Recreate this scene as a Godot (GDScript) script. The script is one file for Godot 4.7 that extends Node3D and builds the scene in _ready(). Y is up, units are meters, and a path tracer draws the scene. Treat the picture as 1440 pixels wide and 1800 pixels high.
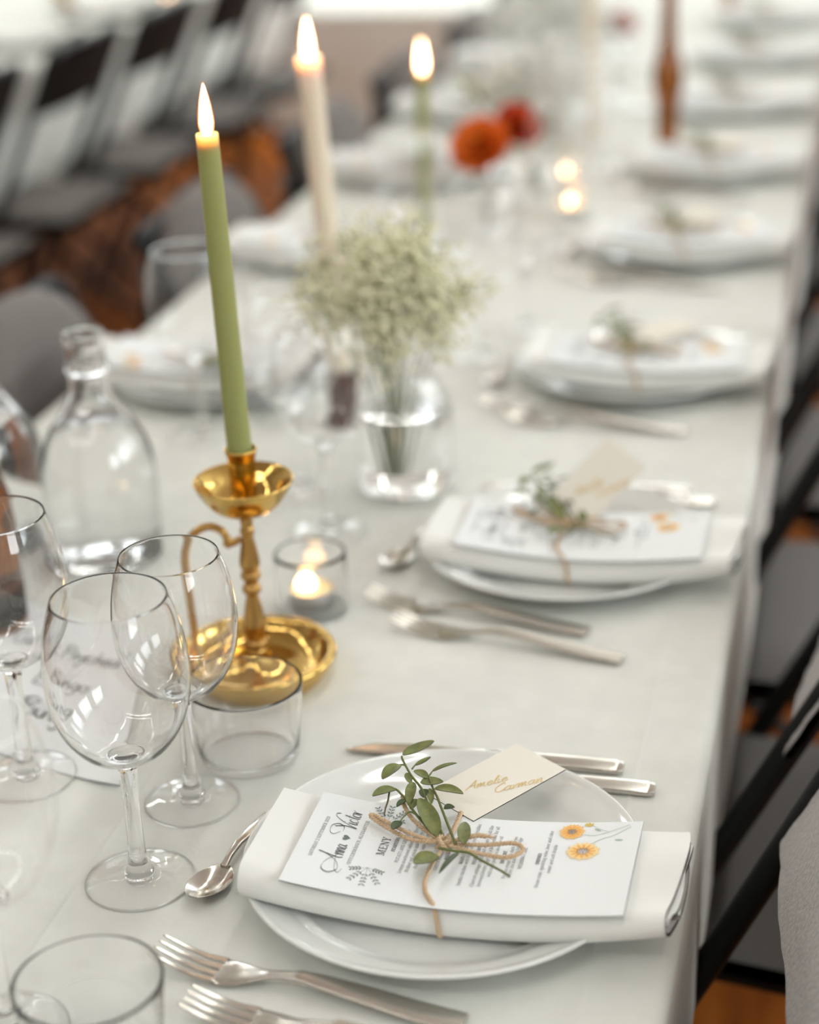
extends Node3D
# A long wedding table in a hall: one unit is a metre, x runs across the table, -z along it away from the camera.

const TOP := 0.74                     # height of the table top
var rng := RandomNumberGenerator.new()
var M := {}
const ORD := ["nearest", "second", "third", "fourth", "fifth", "sixth", "seventh", "eighth", "ninth"]

# ------------------------------------------------------------------ helpers
func numbered(called: String, parent: Node) -> String:
	if not parent.has_node(called):
		return called
	var k := 1
	while parent.has_node("%s_%03d" % [called, k]):
		k += 1
	return "%s_%03d" % [called, k]

func put(called: String, mesh: Mesh, m: Material, parent: Node = self) -> MeshInstance3D:
	var o := MeshInstance3D.new()
	o.name = numbered(called, parent)
	o.mesh = mesh
	o.material_override = m
	o.cast_shadow = GeometryInstance3D.SHADOW_CASTING_SETTING_ON
	parent.add_child(o, true)
	return o

func thing(called: String, at := Vector3.ZERO, turn := 0.0) -> Node3D:
	var o := Node3D.new()
	o.name = numbered(called, self)
	add_child(o, true)
	o.position = at
	o.rotation.y = turn
	return o

func tag(o: Node, label: String, category: String, group := "") -> Node:
	o.set_meta("label", label)
	o.set_meta("category", category)
	if group != "":
		o.set_meta("group", group)
	return o

func copy(src: Node3D, at: Vector3, turn := 0.0) -> Node3D:
	var base := String(src.name)
	var cut := base.rfind("_")
	if cut > 0 and base.substr(cut + 1).is_valid_int():
		base = base.substr(0, cut)
	var o: Node3D = src.duplicate()
	o.name = numbered(base, self)
	add_child(o, true)
	o.position = at
	o.rotation.y = turn
	return o

func structure(called: String, mesh: Mesh, m: Material, at := Vector3.ZERO) -> MeshInstance3D:
	var o := put(called, mesh, m)
	o.position = at
	o.set_meta("kind", "structure")
	return o

func mat(c: Color, rough := 0.6, metal := 0.0) -> StandardMaterial3D:
	var m := StandardMaterial3D.new()
	m.albedo_color = c
	m.roughness = rough
	m.metallic = metal
	return m

func commit(v: PackedVector3Array, n: PackedVector3Array, idx: PackedInt32Array, uv := PackedVector2Array(), col := PackedColorArray()) -> ArrayMesh:
	var a := []
	a.resize(Mesh.ARRAY_MAX)
	a[Mesh.ARRAY_VERTEX] = v
	a[Mesh.ARRAY_NORMAL] = n
	a[Mesh.ARRAY_INDEX] = idx
	if uv.size():
		a[Mesh.ARRAY_TEX_UV] = uv
	if col.size():
		a[Mesh.ARRAY_COLOR] = col
	var m := ArrayMesh.new()
	m.add_surface_from_arrays(Mesh.PRIMITIVE_TRIANGLES, a)
	return m

class Soup:
	var v := PackedVector3Array()
	var n := PackedVector3Array()
	var i := PackedInt32Array()
	var c := PackedColorArray()
	var col := Color.WHITE
	func add(p: Vector3, nn: Vector3) -> int:
		v.append(p)
		n.append(nn)
		c.append(col)
		return v.size() - 1
	func grid(rows: int, cols: int, first: int, close := false) -> void:
		# vertices laid row by row; seen from the front, columns run right to left as rows run up
		for r in rows - 1:
			for k in (cols if close else cols - 1):
				var k2 := (k + 1) % cols
				var a := first + r * cols + k
				var b := first + r * cols + k2
				var d := first + (r + 1) * cols + k
				var e := first + (r + 1) * cols + k2
				i.append_array([b, e, d, b, d, a])
	func smooth_normals(first: int) -> void:
		# normals from the faces that use the vertices from first on
		for k in range(first, v.size()):
			n[k] = Vector3.ZERO
		for t in range(0, i.size(), 3):
			if i[t] < first:
				continue
			var f := (v[i[t + 2]] - v[i[t]]).cross(v[i[t + 1]] - v[i[t]])
			for q in 3:
				n[i[t + q]] += f
		for k in range(first, v.size()):
			n[k] = n[k].normalized() if n[k].length() > 1e-14 else Vector3.UP
	func mesh(colored := false) -> ArrayMesh:
		var a := []
		a.resize(Mesh.ARRAY_MAX)
		a[Mesh.ARRAY_VERTEX] = v
		a[Mesh.ARRAY_NORMAL] = n
		a[Mesh.ARRAY_INDEX] = i
		if colored:
			a[Mesh.ARRAY_COLOR] = c
		var m := ArrayMesh.new()
		m.add_surface_from_arrays(Mesh.PRIMITIVE_TRIANGLES, a)
		return m

func catmull(p: Array, sub: int) -> Array:
	var out := []
	for k in p.size() - 1:
		var a = p[maxi(k - 1, 0)]
		var b = p[k]
		var c = p[k + 1]
		var d = p[mini(k + 2, p.size() - 1)]
		for s in sub:
			var t := float(s) / sub
			out.append(0.5 * ((2.0 * b) + (c - a) * t + (2.0 * a - 5.0 * b + 4.0 * c - d) * t * t + (3.0 * b - a - 3.0 * c + d) * t * t * t))
	out.append(p[p.size() - 1])
	return out

# a profile of Vector2(radius, height) turned about y; from/to cut out a share of it (its normals stay those of the whole)
func lathe(prof: Array, seg := 48, from := 0, to := -1, crease := 0.75) -> ArrayMesh:
	var s := Soup.new()
	if to < 0:
		to = prof.size() - 1
	var nn := []
	for k in prof.size() - 1:
		var d: Vector2 = prof[k + 1] - prof[k]
		nn.append(Vector2(d.y, -d.x).normalized())
	for k in range(from, to):
		var ends := []
		for e in 2:
			var at: int = k + e
			var here: Vector2 = nn[k]
			var o: int = at - 1 if e == 0 else at
			if o >= 0 and o < nn.size() and here.dot(nn[o]) > crease:
				here = (here + nn[o]).normalized()
			ends.append(here)
		var first := s.v.size()
		for e in 2:
			var p: Vector2 = prof[k + e]
			for j in seg:
				var t := TAU * j / seg
				s.add(Vector3(p.x * cos(t), p.y, p.x * sin(t)), Vector3(ends[e].x * cos(t), ends[e].y, ends[e].x * sin(t)))
		s.grid(2, seg, first, true)
	return s.mesh()

# a round tube along points, closed at both ends
func tube_into(s: Soup, pts: Array, r0: float, r1: float, seg := 8, flat := 1.0) -> void:
	var first := s.v.size()
	var side := Vector3.ZERO
	var rows := 0
	for k in pts.size():
		var d: Vector3 = (pts[mini(k + 1, pts.size() - 1)] - pts[maxi(k - 1, 0)]).normalized()
		if k == 0:
			side = d.cross(Vector3.UP)
			if side.length() < 0.05:
				side = d.cross(Vector3.RIGHT)
		side = (side - d * side.dot(d)).normalized()
		var up := side.cross(d)
		var r := lerpf(r0, r1, float(k) / maxi(pts.size() - 1, 1))
		var rings := [r]
		if k == 0:
			rings = [r * 0.02, r]
		elif k == pts.size() - 1:
			rings = [r, r * 0.02]
		for q in rings.size():
			rows += 1
			for j in seg:
				var t := TAU * j / seg
				var dir := side * cos(t) + up * sin(t) * flat
				var cap: bool = (k == 0 and q == 0) or (k == pts.size() - 1 and q == 1)
				s.add(pts[k] + dir * rings[q], (-d if k == 0 else d) if cap else dir.normalized())
	s.grid(rows, seg, first, true)

func tube(pts: Array, r0: float, r1: float, seg := 8, flat := 1.0) -> ArrayMesh:
	var s := Soup.new()
	tube_into(s, pts, r0, r1, seg, flat)
	return s.mesh()

# a loft along x: every section is [x, y, z, half width, half thickness, hollow]
func loft_into(s: Soup, secs: Array, nu := 10) -> void:
	var first := s.v.size()
	var ring := nu * 2
	for q in secs.size() + 2:
		var sec: Array = secs[clampi(q - 1, 0, secs.size() - 1)]
		var shrink := 0.01 if q == 0 or q == secs.size() + 1 else 1.0
		for j in ring:
			var t := TAU * j / ring
			var u := cos(t)
			var su := signf(u) * pow(absf(u), 0.75)
			var th := signf(sin(t)) * pow(absf(sin(t)), 0.7)
			var y: float = sec[1] + sec[5] * (su * su - 1.0) + th * sec[4] * shrink
			s.add(Vector3(sec[0], y, sec[2] + su * sec[3] * shrink), Vector3.UP)
	s.grid(secs.size() + 2, ring, first, true)
	s.smooth_normals(first)

func loft(secs: Array, nu := 10) -> ArrayMesh:
	var s := Soup.new()
	loft_into(s, secs, nu)
	return s.mesh()

# a box with chamfered edges
func box_into(s: Soup, c: Vector3, size: Vector3, b := 0.003) -> void:
	var h := size / 2.0
	b = minf(b, minf(h.x, minf(h.y, h.z)) * 0.9)
	for ax in 3:
		for sg in [-1.0, 1.0]:
			var nrm := Vector3.ZERO
			nrm[ax] = sg
			var u := Vector3.ZERO
			u[(ax + 1) % 3] = 1.0
			var w := Vector3.ZERO
			w[(ax + 2) % 3] = 1.0
			var hu := h[(ax + 1) % 3]
			var hw := h[(ax + 2) % 3]
			# flat face and a sloping border to the middle of the chamfer
			var inner := []
			var outer := []
			for q in [[-1, -1], [1, -1], [1, 1], [-1, 1]]:
				inner.append(c + nrm * h[ax] + u * q[0] * (hu - b) + w * q[1] * (hw - b))
				outer.append(c + nrm * (h[ax] - b * 0.3) + u * q[0] * (hu - b * 0.3) + w * q[1] * (hw - b * 0.3))
			var f := s.v.size()
			for q in 4:
				s.add(inner[q], nrm)
			for q in 4:
				s.add(outer[q], (outer[q] - inner[q] + nrm * b).normalized())
			var tris := [[0, 1, 2], [0, 2, 3]]
			for q in 4:
				var q2 := (q + 1) % 4
				tris.append([q, 4 + q, 4 + q2])
				tris.append([q, 4 + q2, q2])
			for t in tris:
				if sg > 0:
					s.i.append_array([f + t[0], f + t[2], f + t[1]])
				else:
					s.i.append_array([f + t[0], f + t[1], f + t[2]])

func box(c: Vector3, size: Vector3, b := 0.003) -> ArrayMesh:
	var s := Soup.new()
	box_into(s, c, size, b)
	return s.mesh()

# a closed sheet: f(a, b) gives the upper side, the lower lies t below along the normal
func sheet(f: Callable, na: int, nb: int, t: float) -> ArrayMesh:
	var s := Soup.new()
	var top := []
	for r in na + 1:
		for k in nb + 1:
			top.append(f.call(float(r) / na, float(k) / nb))
	var cols := nb + 1
	var nrm := []
	for r in na + 1:
		for k in nb + 1:
			var da: Vector3 = top[mini(r + 1, na) * cols + k] - top[maxi(r - 1, 0) * cols + k]
			var db: Vector3 = top[r * cols + mini(k + 1, nb)] - top[r * cols + maxi(k - 1, 0)]
			nrm.append(da.cross(db).normalized())
	for k in top.size():
		s.add(top[k], nrm[k])
	for k in top.size():
		s.add(top[k] - nrm[k] * t, -nrm[k])
	var off := top.size()
	for r in na:
		for k in nb:
			var a := r * cols + k
			# seen from the side of the normal (a x b) the corners run clockwise
			s.i.append_array([a, a + 1, a + cols + 1, a, a + cols + 1, a + cols])
			s.i.append_array([off + a, off + a + cols + 1, off + a + 1, off + a, off + a + cols, off + a + cols + 1])
	var rim := []
	for k in nb:
		rim.append([k, k + 1])
		rim.append([na * cols + k + 1, na * cols + k])
	for r in na:
		rim.append([(r + 1) * cols, r * cols])
		rim.append([r * cols + nb, (r + 1) * cols + nb])
	for e in rim:
		var p: Vector3 = top[e[0]]
		var q: Vector3 = top[e[1]]
		var up: Vector3 = nrm[e[0]]
		var out := (q - p).cross(up).normalized() * -1.0
		out = up.cross(q - p).normalized() * -1.0
		var b0 := s.add(p, out)
		var b1 := s.add(q, out)
		var b2 := s.add(q - nrm[e[1]] * t, out)
		var b3 := s.add(p - up * t, out)
		s.i.append_array([b0, b3, b2, b0, b2, b1])
	return s.mesh()

func noise_tex(freq: float, a: Color, b: Color, size := 256, oct := 4, seed_ := 1) -> NoiseTexture2D:
	var n := FastNoiseLite.new()
	n.seed = seed_
	n.frequency = freq
	n.fractal_octaves = oct
	var t := NoiseTexture2D.new()
	t.width = size
	t.height = size
	t.seamless = true
	t.noise = n
	var g := Gradient.new()
	g.set_color(0, a)
	g.set_color(1, b)
	t.color_ramp = g
	return t

func materials() -> void:
	var cloth := mat(Color(0.915, 0.92, 0.895), 0.95)
	cloth.metallic_specular = 0.15
	cloth.albedo_texture = noise_tex(0.02, Color(0.965, 0.965, 0.965), Color(1, 1, 1), 256, 3, 3)
	cloth.uv1_triplanar = true
	cloth.uv1_world_triplanar = true
	cloth.uv1_scale = Vector3(4, 4, 4)
	cloth.heightmap_enabled = true
	cloth.heightmap_texture = noise_tex(0.25, Color.BLACK, Color.WHITE, 256, 2, 9)
	cloth.heightmap_scale = 0.012
	M.cloth = cloth
	var nap := mat(Color(0.94, 0.94, 0.925), 0.9)
	nap.metallic_specular = 0.2
	nap.rim_enabled = true
	nap.rim = 0.2
	M.napkin = nap
	M.china = mat(Color(0.93, 0.935, 0.925), 0.12)
	M.china.clearcoat_enabled = true
	M.china.clearcoat = 0.4
	M.china.clearcoat_roughness = 0.05
	M.paper = mat(Color(0.93, 0.94, 0.945), 0.75)
	M.cream = mat(Color(0.925, 0.905, 0.86), 0.7)
	M.ink = mat(Color(0.47, 0.48, 0.48), 0.8)
	M.ink_dark = mat(Color(0.30, 0.31, 0.31), 0.8)
	M.ink_green = mat(Color(0.42, 0.47, 0.44), 0.7)
	M.gold_ink = mat(Color(0.86, 0.74, 0.45), 0.4, 0.3)
	M.marker = mat(Color(0.08, 0.08, 0.08), 0.6)
	M.steel = mat(Color(0.80, 0.78, 0.75), 0.2, 1.0)
	M.brass = mat(Color(0.83, 0.69, 0.40), 0.13, 1.0)
	M.brass_dull = mat(Color(0.74, 0.58, 0.34), 0.28, 1.0)
	var glass := mat(Color(1, 1, 1, 0.0), 0.0)
	glass.refraction_enabled = true
	glass.refraction_scale = 0.05
	glass.transparency = BaseMaterial3D.TRANSPARENCY_ALPHA
	M.glass = glass
	var pane := mat(Color(1, 1, 1, 0.02), 0.02)
	pane.transparency = BaseMaterial3D.TRANSPARENCY_ALPHA
	M.pane = pane
	var water := mat(Color(1, 1, 1, 0.0), 0.0)
	water.refraction_enabled = true
	water.refraction_scale = 0.033
	water.transparency = BaseMaterial3D.TRANSPARENCY_ALPHA
	M.water = water
	var brown := mat(Color(0.62, 0.36, 0.08, 0.12), 0.03)
	brown.refraction_enabled = true
	brown.refraction_scale = 0.05
	brown.transparency = BaseMaterial3D.TRANSPARENCY_ALPHA
	M.brown_glass = brown
	M.sage = mat(Color(0.60, 0.63, 0.385), 0.45)
	M.sage.subsurf_scatter_enabled = true
	M.sage.subsurf_scatter_strength = 0.35
	M.ivory = mat(Color(0.91, 0.88, 0.80), 0.45)
	M.ivory.subsurf_scatter_enabled = true
	M.ivory.subsurf_scatter_strength = 0.5
	M.tea_wax = mat(Color(0.96, 0.88, 0.74), 0.4)
	M.tea_wax.subsurf_scatter_enabled = true
	M.tea_wax.subsurf_scatter_strength = 0.6
	M.alu = mat(Color(0.8, 0.8, 0.8), 0.3, 1.0)
	M.wick = mat(Color(0.05, 0.04, 0.04), 0.9)
	var core := mat(Color(1, 0.9, 0.7), 0.9)
	core.emission_enabled = true
	core.emission = Color(1.0, 0.90, 0.72)
	core.emission_energy_multiplier = 16.0
	M.flame = core
	var sheath := mat(Color(1.0, 0.55, 0.15, 0.22), 0.9)
	sheath.transparency = BaseMaterial3D.TRANSPARENCY_ALPHA
	sheath.emission_enabled = true
	sheath.emission = Color(1.0, 0.50, 0.16)
	sheath.emission_energy_multiplier = 2.4
	M.sheath = sheath
	var leaf := mat(Color(0.51, 0.53, 0.30), 0.5)
	leaf.albedo_texture = noise_tex(0.03, Color(0.72, 0.75, 0.7), Color(1, 1, 1), 128, 3, 5)
	leaf.uv1_triplanar = true
	leaf.uv1_scale = Vector3(30, 30, 30)
	leaf.backlight_enabled = true
	leaf.backlight = Color(0.12, 0.16, 0.04)
	M.leaf = leaf
	M.leaf_dark = mat(Color(0.24, 0.31, 0.17), 0.5)
	M.leaf_lime = mat(Color(0.50, 0.55, 0.16), 0.5)
	M.stem = mat(Color(0.40, 0.43, 0.22), 0.6)
	M.stem_brown = mat(Color(0.30, 0.27, 0.16), 0.7)
	var twine := mat(Color(0.95, 0.85, 0.72), 0.95)
	twine.albedo_texture = noise_tex(0.09, Color(0.76, 0.72, 0.67), Color(1, 1, 1), 128, 4, 8)
	twine.uv1_triplanar = true
	twine.uv1_scale = Vector3(60, 60, 60)
	M.twine = twine
	M.gyp = mat(Color(0.92, 0.91, 0.78), 0.8)
	M.gyp_white = mat(Color(0.975, 0.975, 0.95), 0.8)
	M.petal_orange = mat(Color(0.93, 0.46, 0.12), 0.6)
	M.petal_red = mat(Color(0.80, 0.24, 0.08), 0.6)
	M.petal_amber = mat(Color(0.96, 0.58, 0.20), 0.6)
	M.petal_yellow = mat(Color(0.86, 0.66, 0.18), 0.6)
	M.metal_black = mat(Color(0.11, 0.115, 0.115), 0.5)
	M.metal_black.metallic_specular = 0.3
	M.plastic_black = mat(Color(0.09, 0.095, 0.09), 0.6)
	M.plastic_black.metallic_specular = 0.25
	M.seat = mat(Color(0.42, 0.405, 0.39), 0.9)
	var fleece := mat(Color(0.53, 0.51, 0.495), 1.0)  # shaded tone of the grey fleece for the left chairs, shade put into the colour
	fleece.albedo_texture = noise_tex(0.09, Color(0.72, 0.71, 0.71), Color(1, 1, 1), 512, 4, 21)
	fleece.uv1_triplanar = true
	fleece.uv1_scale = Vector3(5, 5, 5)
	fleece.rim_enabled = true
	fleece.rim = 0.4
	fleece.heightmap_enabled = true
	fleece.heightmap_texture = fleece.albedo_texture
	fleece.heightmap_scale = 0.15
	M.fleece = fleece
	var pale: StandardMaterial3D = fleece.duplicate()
	pale.albedo_color = Color(0.76, 0.745, 0.735)  # same fleece for the right chairs, their stronger light put into the colour
	M.fleece_lit = pale
	M.holder_brown = mat(Color(0.30, 0.18, 0.14), 0.4)
	var wood := mat(Color(0.70, 0.42, 0.16), 0.8)
	wood.metallic_specular = 0.2
	wood.albedo_texture = noise_tex(0.012, Color(0.66, 0.58, 0.48), Color(1, 0.95, 0.88), 512, 5, 31)
	wood.uv1_triplanar = true
	wood.uv1_world_triplanar = true
	wood.uv1_scale = Vector3(2.5, 1, 0.35)
	M.floor = wood
	M.wall = mat(Color(0.86, 0.85, 0.83), 0.9)
	M.ceiling = mat(Color(0.90, 0.90, 0.88), 0.9)
	M.skirt = mat(Color(0.92, 0.92, 0.89), 0.9)
	M.frame = mat(Color(0.9, 0.9, 0.88), 0.5)
	M.housing = mat(Color(0.85, 0.85, 0.85), 0.4)
	var glow := mat(Color(1, 1, 1), 0.6)
	glow.emission_enabled = true
	glow.emission = Color(1.0, 0.985, 0.95)
	glow.emission_energy_multiplier = 6.0
	M.lamp_glow = glow
	var day := mat(Color(1, 1, 1), 0.6)
	day.emission_enabled = true
	day.emission = Color(0.96, 0.98, 1.0)
	day.emission_energy_multiplier = 1.6
	M.window_glow = day

# ------------------------------------------------------------------ camera and light
func _ready() -> void:
	rng.seed = 20230902
	var cam := Camera3D.new()
	cam.name = "camera"
	add_child(cam)
	cam.keep_aspect = Camera3D.KEEP_HEIGHT
	var yaw := 0.249218
	var pitch := 0.4043
	var roll := -0.042427
	var fw := Vector3(-sin(yaw) * cos(pitch), -sin(pitch), -cos(yaw) * cos(pitch))
	var rt := Vector3(cos(yaw), 0, -sin(yaw))
	var up := rt.cross(fw)
	var rt2 := rt * cos(roll) + up * sin(roll)
	var up2 := up * cos(roll) - rt * sin(roll)
	cam.transform = Transform3D(Basis(rt2, up2, -fw), Vector3(0, 1.46, 0))
	cam.near = 0.05
	cam.far = 60.0
	var lens := CameraAttributesPhysical.new()
	lens.frustum_focal_length = 43.25
	lens.exposure_aperture = 1.7
	lens.frustum_focus_distance = 1.25
	cam.attributes = lens
	cam.current = true
	var we := WorldEnvironment.new()
	we.name = "surroundings"
	var env := Environment.new()
	env.background_mode = Environment.BG_SKY
	var sky := Sky.new()
	var psm := ProceduralSkyMaterial.new()
	psm.sky_top_color = Color(0.75, 0.8, 0.86)
	psm.sky_horizon_color = Color(0.86, 0.87, 0.88)
	psm.ground_bottom_color = Color(0.4, 0.4, 0.38)
	psm.ground_horizon_color = Color(0.6, 0.6, 0.58)
	sky.sky_material = psm
	env.sky = sky
	env.tonemap_mode = Environment.TONE_MAPPER_LINEAR
	env.tonemap_exposure = 1.12
	env.sdfgi_enabled = true
	env.ssao_enabled = true
	env.ssil_enabled = true
	we.environment = env
	add_child(we)
	materials()
	room()
	tables()
	chairs()
	settings()
	glassware()
	candles()
	flowers()
	neighbour()

func area(called: String, at: Vector3, facing: Vector3, size: Vector2, energy: float, c: Color) -> void:
	var l := AreaLight3D.new()
	l.name = numbered(called, self)
	add_child(l, true)
	var z := -facing.normalized()
	var x := Vector3.UP.cross(z)
	if x.length() < 0.01:
		x = Vector3.RIGHT
	x = x.normalized()
	l.transform = Transform3D(Basis(x, z.cross(x), z), at)
	l.area_size = size
	l.light_energy = energy
	l.light_color = c
	l.area_normalize_energy = true
	l.shadow_enabled = true
	l.area_range = 30.0
	l.area_attenuation = 2.0

func room() -> void:
	var x0 := -5.6
	var x1 := 4.5
	var z0 := -10.4
	var z1 := 4.0
	var h := 3.5
	structure("floor", box(Vector3((x0 + x1) / 2, -0.1, (z0 + z1) / 2), Vector3(x1 - x0 + 0.6, 0.2, z1 - z0 + 0.6)), M.floor)
	structure("ceiling", box(Vector3((x0 + x1) / 2, h + 0.1, (z0 + z1) / 2), Vector3(x1 - x0 + 0.6, 0.2, z1 - z0 + 0.6)), M.ceiling)
	structure("wall_back", box(Vector3((x0 + x1) / 2, h / 2, z1 + 0.15), Vector3(x1 - x0, h, 0.3)), M.wall)
	# three walls with windows let in under and over by solid wall
	var count := 0
	for wl in [["wall_left", x0, [-8.4]], ["wall_right", x1, [-7.4, -4.4, -1.4, 1.6]]]:
		var s := Soup.new()
		var out := -0.15 if wl[0] == "wall_left" else 0.15
		box_into(s, Vector3(wl[1] + out, 0.85, (z0 + z1) / 2), Vector3(0.3, 1.7, z1 - z0))
		box_into(s, Vector3(wl[1] + out, 3.35, (z0 + z1) / 2), Vector3(0.3, 0.3, z1 - z0))
		var edge := z0
		for z in wl[2] + [99.0]:
			var lo: float = edge
			var hi: float = minf(z - 1.0, z1)
			box_into(s, Vector3(wl[1] + out, 2.45, (lo + hi) / 2), Vector3(0.3, 1.5, hi - lo))
			edge = z + 1.0
			if z < 90.0:
				count += 1
				window(count, Vector3(wl[1] + out * 0.8, 2.45, z), PI / 2 if out < 0.0 else -PI / 2, 4.0 if out < 0.0 else 4.6)
		structure(wl[0], s.mesh(), M.wall)
	var s := Soup.new()
	box_into(s, Vector3((x0 + x1) / 2, 0.85, z0 - 0.15), Vector3(x1 - x0, 1.7, 0.3))
	box_into(s, Vector3((x0 + x1) / 2, 3.35, z0 - 0.15), Vector3(x1 - x0, 0.3, 0.3))
	var edge := x0
	for x in [-4.0, -1.3, 1.4, 99.0]:
		var lo: float = edge
		var hi: float = minf(x - 1.0, x1)
		box_into(s, Vector3((lo + hi) / 2, 2.45, z0 - 0.15), Vector3(hi - lo, 1.5, 0.3))
		edge = x + 1.0
		if x < 90.0:
			count += 1
			window(count, Vector3(x, 2.45, z0 - 0.12), 0.0, 3.6)
	structure("wall_far", s.mesh(), M.wall)
	# lamps: tubes set end to end in rectangles under the ceiling
	var spots := []
	var zz := [-6.4, -4.8, -3.2, -1.6, 0.0]
	for k in 5:
		spots.append([Vector3(-2.9, 3.0, zz[k]), 1, "tube lamp under the ceiling in the left row, %s from its far end" % ORD[k].replace("nearest", "first")])
		spots.append([Vector3(-0.1, 3.0, zz[k]), 1, "tube lamp under the ceiling in the right row, %s from its far end" % ORD[k].replace("nearest", "first")])
	var xx := [-2.3, -1.5, -0.7]
	for k in 3:
		spots.append([Vector3(xx[k], 3.0, -7.2), 0, "tube lamp across the far end of the ceiling, %s from the left" % ORD[k].replace("nearest", "first")])
		spots.append([Vector3(xx[k], 3.0, 0.9), 0, "tube lamp across the near end of the ceiling, %s from the left" % ORD[k].replace("nearest", "first")])
	for p in spots:
		var t := thing("ceiling_lamp", p[0], PI / 2 if p[1] == 1 else 0.0)
		put("housing", box(Vector3(0, 0.03, 0), Vector3(1.2, 0.06, 0.09), 0.008), M.housing, t)
		put("glowing_tube", box(Vector3(0, -0.006, 0), Vector3(1.16, 0.012, 0.06), 0.004), M.lamp_glow, t)
		for e in [-0.45, 0.45]:
			put("hanging_rod", tube([Vector3(e, 0.06, 0), Vector3(e, 0.5, 0)], 0.004, 0.004, 6), M.metal_black, t)
		tag(t, p[2], "lamp", "tube lamps under the ceiling")
		var sz := Vector2(1.16, 0.06)
		area("ceiling_lamp_light", p[0] + Vector3(0, -0.02, 0), Vector3.DOWN, sz if p[1] == 0 else Vector2(0.06, 1.16), 0.43 if p[0].x > -2.0 else 0.58, Color(0.985, 1.0, 0.98))

func window(k: int, at: Vector3, turn: float, energy: float) -> void:
	var o := Node3D.new()
	o.name = "window_%d" % k
	add_child(o, true)
	o.set_meta("kind", "structure")
	o.position = at
	o.rotation.y = turn
	put("pane", box(Vector3.ZERO, Vector3(2.0, 1.5, 0.02), 0.002), M.window_glow, o)
	var s := Soup.new()
	for x in [-0.97, 0.0, 0.97]:
		box_into(s, Vector3(x, 0, 0.03), Vector3(0.06, 1.5, 0.05))
	for y in [-0.72, 0.0, 0.72]:
		box_into(s, Vector3(0, y, 0.03), Vector3(2.0, 0.06, 0.04))
	put("window_frame", s.mesh(), M.frame, o)
	var inward := Vector3(sin(turn), 0, cos(turn))
	area("window_light", at + inward * 0.08, inward, Vector2(2.0, 1.5), energy, Color(0.935, 0.98, 1.0))

# ------------------------------------------------------------------ tables
func cloth_mesh(x0: float, x1: float, z0: float, z1: float, drop: float, creases: Array, seed_: int) -> ArrayMesh:
	var n := FastNoiseLite.new()
	n.seed = seed_
	n.frequency = 0.9
	var r := 0.009
	# across: left hem, up, over the edge, the top, down to the right hem
	var prof := []
	for k in 7:
		prof.append([0, float(k) / 6.0])
	for k in range(1, 5):
		prof.append([1, float(k) / 5.0])
	for k in 61:
		prof.append([2, float(k) / 60.0])
	for c in creases:
		var share: float = (c - x0 - r) / (x1 - x0 - 2 * r)
		for d in [-0.003, -0.0012, 0.0, 0.0012, 0.003]:
			prof.append([2, share + d / (x1 - x0)])
	for k in range(1, 5):
		prof.append([3, float(k) / 5.0])
	for k in 7:
		prof.append([4, float(k) / 6.0])
	prof.sort_custom(func(a, b): return a[0] < b[0] or (a[0] == b[0] and a[1] < b[1]))
	var f := func(u: float, w: float) -> Vector3:
		var p: Array = prof[int(round(w * (prof.size() - 1)))]
		var z := lerpf(z0, z1, u)
		var t: float = p[1]
		var wave := n.get_noise_2d(z * 2.2, 7.0)
		match int(p[0]):
			0:
				var g := 1.0 - t
				return Vector3(x0 - g * (0.003 + 0.012 * n.get_noise_2d(z * 3.0, 31.0)), TOP - r - g * drop, z)
			1:
				return Vector3(x0 + r - r * cos(t * PI / 2), TOP - r + r * sin(t * PI / 2), z)
			3:
				return Vector3(x1 - r + r * sin(t * PI / 2), TOP - r + r * cos(t * PI / 2), z)
			4:
				return Vector3(x1 + t * (-0.003 + 0.003 * n.get_noise_2d(z * 3.0, 11.0)), TOP - r - t * drop, z)
		var x := lerpf(x0 + r, x1 - r, t)
		var y := TOP + 0.0006 * n.get_noise_2d(x * 5.0, z * 4.0)
		for c in creases:
			y += 0.0007 * maxf(0.0, 1.0 - absf(x - c) / 0.004)
		return Vector3(x, y, z)
	return sheet(f, 110, prof.size() - 1, 0.0011)

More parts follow.
